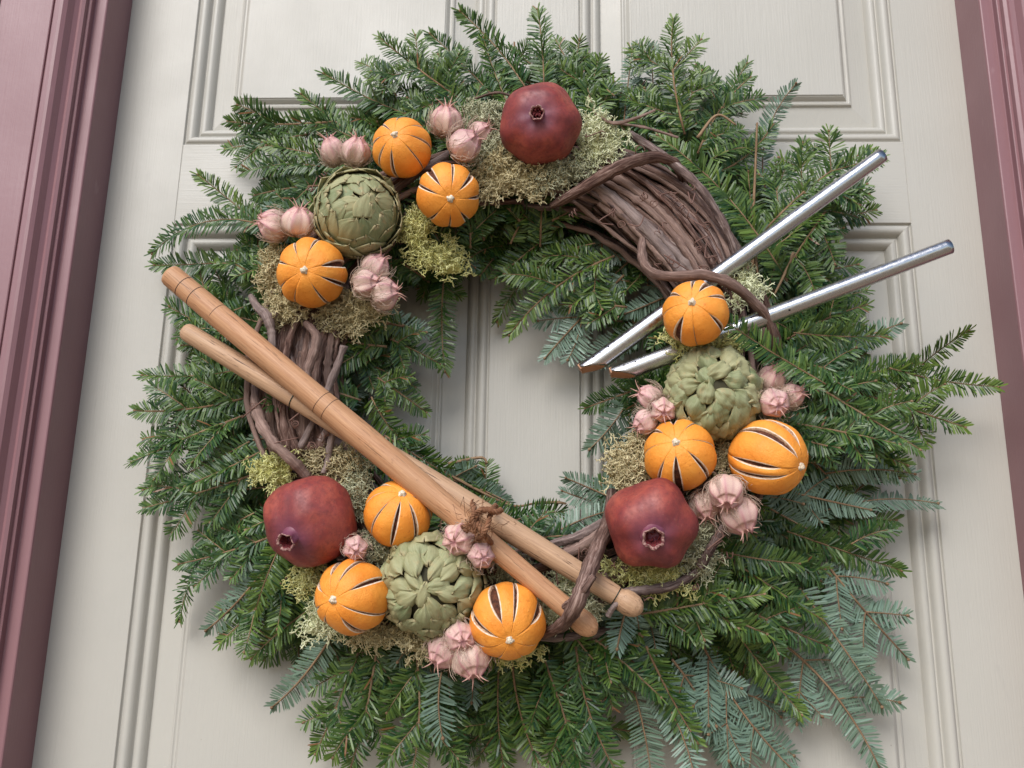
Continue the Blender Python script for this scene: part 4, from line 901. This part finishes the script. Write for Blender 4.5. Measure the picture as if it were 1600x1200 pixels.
cord([(716,826,.13),(728,822,.150),(742,830,.156),(738,808,.160),(752,795,.162)], .0016)
K = 46; b = np.array([P(random.gauss(752, 20), random.gauss(812, 14), random.uniform(.150, .162)) for _ in range(K)]) - T0
A = np.stack([b, b + rng.normal(0, .003, (K, 3)), b + rng.normal(0, .007, (K, 3))], 1); V, q, c, f = tubes(A, np.full((K, 3), .00022), 3); o = mk('frayed_fibres', V, [q, c], TWINE, tw, flow=f); o['kind'] = 'stuff'

# ------------------------------------------------------------------ metal tubes with bevelled wood-plugged ends
def metal_tube(label, far, near, df, dn, r0, r1, spin, holes):
    p0, p1 = Vector(P(*near, dn)), Vector(P(*far, df)); L = (p1 - p0).length; zax = (p1 - p0).normalized()
    # local Z along the tube from the bevelled end; local -Y faces down and out so that the bevel shows
    down = Vector((0, 0, -1)); yax = -(down - zax * down.dot(zax)).normalized(); yax = Matrix.Rotation(spin, 3, zax) @ yax; xax = yax.cross(zax)
    mw = Matrix.Translation(p0) @ Matrix((xax, yax, zax)).transposed().to_4x4(); root = empty('metal_pipe', label, 'metal pipe', 'pair of polished metal pipes', mw)
    n = 40; NZ = 60; bev = .019; zz = np.concatenate([np.linspace(0, bev * 1.15, 24), np.linspace(bev * 1.2, L, NZ)]); a = np.arange(n) / n * 2 * math.pi
    r = np.interp(zz, [0, L], [r1, r0])[:, None]; X = r * np.cos(a); Y = r * np.sin(a); Zz = zz[:, None] + 0 * a
    cut = -r1 * .98 + (1 - np.clip(zz / bev, 0, 1)) * r1 * 1.25; Yc = np.maximum(Y, cut[:, None]); V = np.stack([X, Yc, Zz], -1)
    Vin = np.stack([X[-1] * .88, Y[-1] * .88, Zz[-1]], -1); Vdeep = np.stack([X[-1] * .88, Y[-1] * .88, Zz[-1] - .03], -1)
    V = np.vstack([V.reshape(-1, 3), Vin, Vdeep]); N = len(zz) + 2; idx = np.arange(N * n).reshape(N, n); nx = np.roll(idx, -1, 1); q = np.stack([idx[:-1], nx[:-1], nx[1:], idx[1:]], -1).reshape(-1, 4)
    flow = V.copy(); mk('pipe_wall', V, [q], METAL, root, flow=flow)
    # wooden plug: fills the bevel, sitting 0.5 mm proud of the cut
    zs = np.linspace(-.0012, bev * .93, 12); VV = []
    for z in zs:
        rr_ = r1 * .90; c = -r1 * .98 + (1 - max(0, z) / bev) * r1 * 1.25 - .0006; c = min(c, rr_ * .95); hw = math.sqrt(max(1e-8, rr_ ** 2 - min(abs(c), rr_ * .98) ** 2)) if abs(c) < rr_ else .0004
        hw0 = rr_ * .96 if z < bev * .45 else max(hw, .0006); tp = min(rr_ * .93, c + .006)
        VV += [(-hw0 * .8, c, z), (hw0 * .8, c, z), (hw0 * .7, tp, z), (-hw0 * .7, tp, z)]
    idx = np.arange(len(VV)).reshape(-1, 4); nx = np.roll(idx, -1, 1); q = np.stack([idx[:-1], idx[1:], nx[1:], nx[:-1]], -1).reshape(-1, 4)
    mk('wooden_plug', np.array(VV), [q, idx[:1], idx[-1:, ::-1]], WOOD_PLUG, root, flow=np.array(VV), smooth=False)
    for (hz, ha, hr) in holes:
        rz = np.interp(hz, [0, L], [r1, r0]); v, q = lathe([(.0001, .00035), (hr, .0003), (hr * 1.15, -.0006)], 10)
        nrm = Vector((math.cos(ha), math.sin(ha), 0)); fm = frame_z(nrm * (rz - .0001) + Vector((0, 0, hz)), nrm); link_ = mk('pin_hole', v, [q], HOLE, root); link_.matrix_local = fm
    return root
# hole angle: towards the viewer is local direction of world -Y
metal_tube('longer silvery pipe pointing steeply to the upper right, slanted tip over the ring opening', (1378,243), (912,581), .115, .100, .0068, .0082, -0.18, [(.014, 2.8, .0009), (.021, 3.0, .0008), (.030, 2.9, .0008)])
metal_tube('silvery pipe lying lower and flatter, pointing right towards the mauve door frame', (1484,385), (958,588), .112, .100, .0068, .0082, -0.18, [(.012, 2.8, .0009), (.022, 2.95, .0008), (.165, 3.75, .0010)])
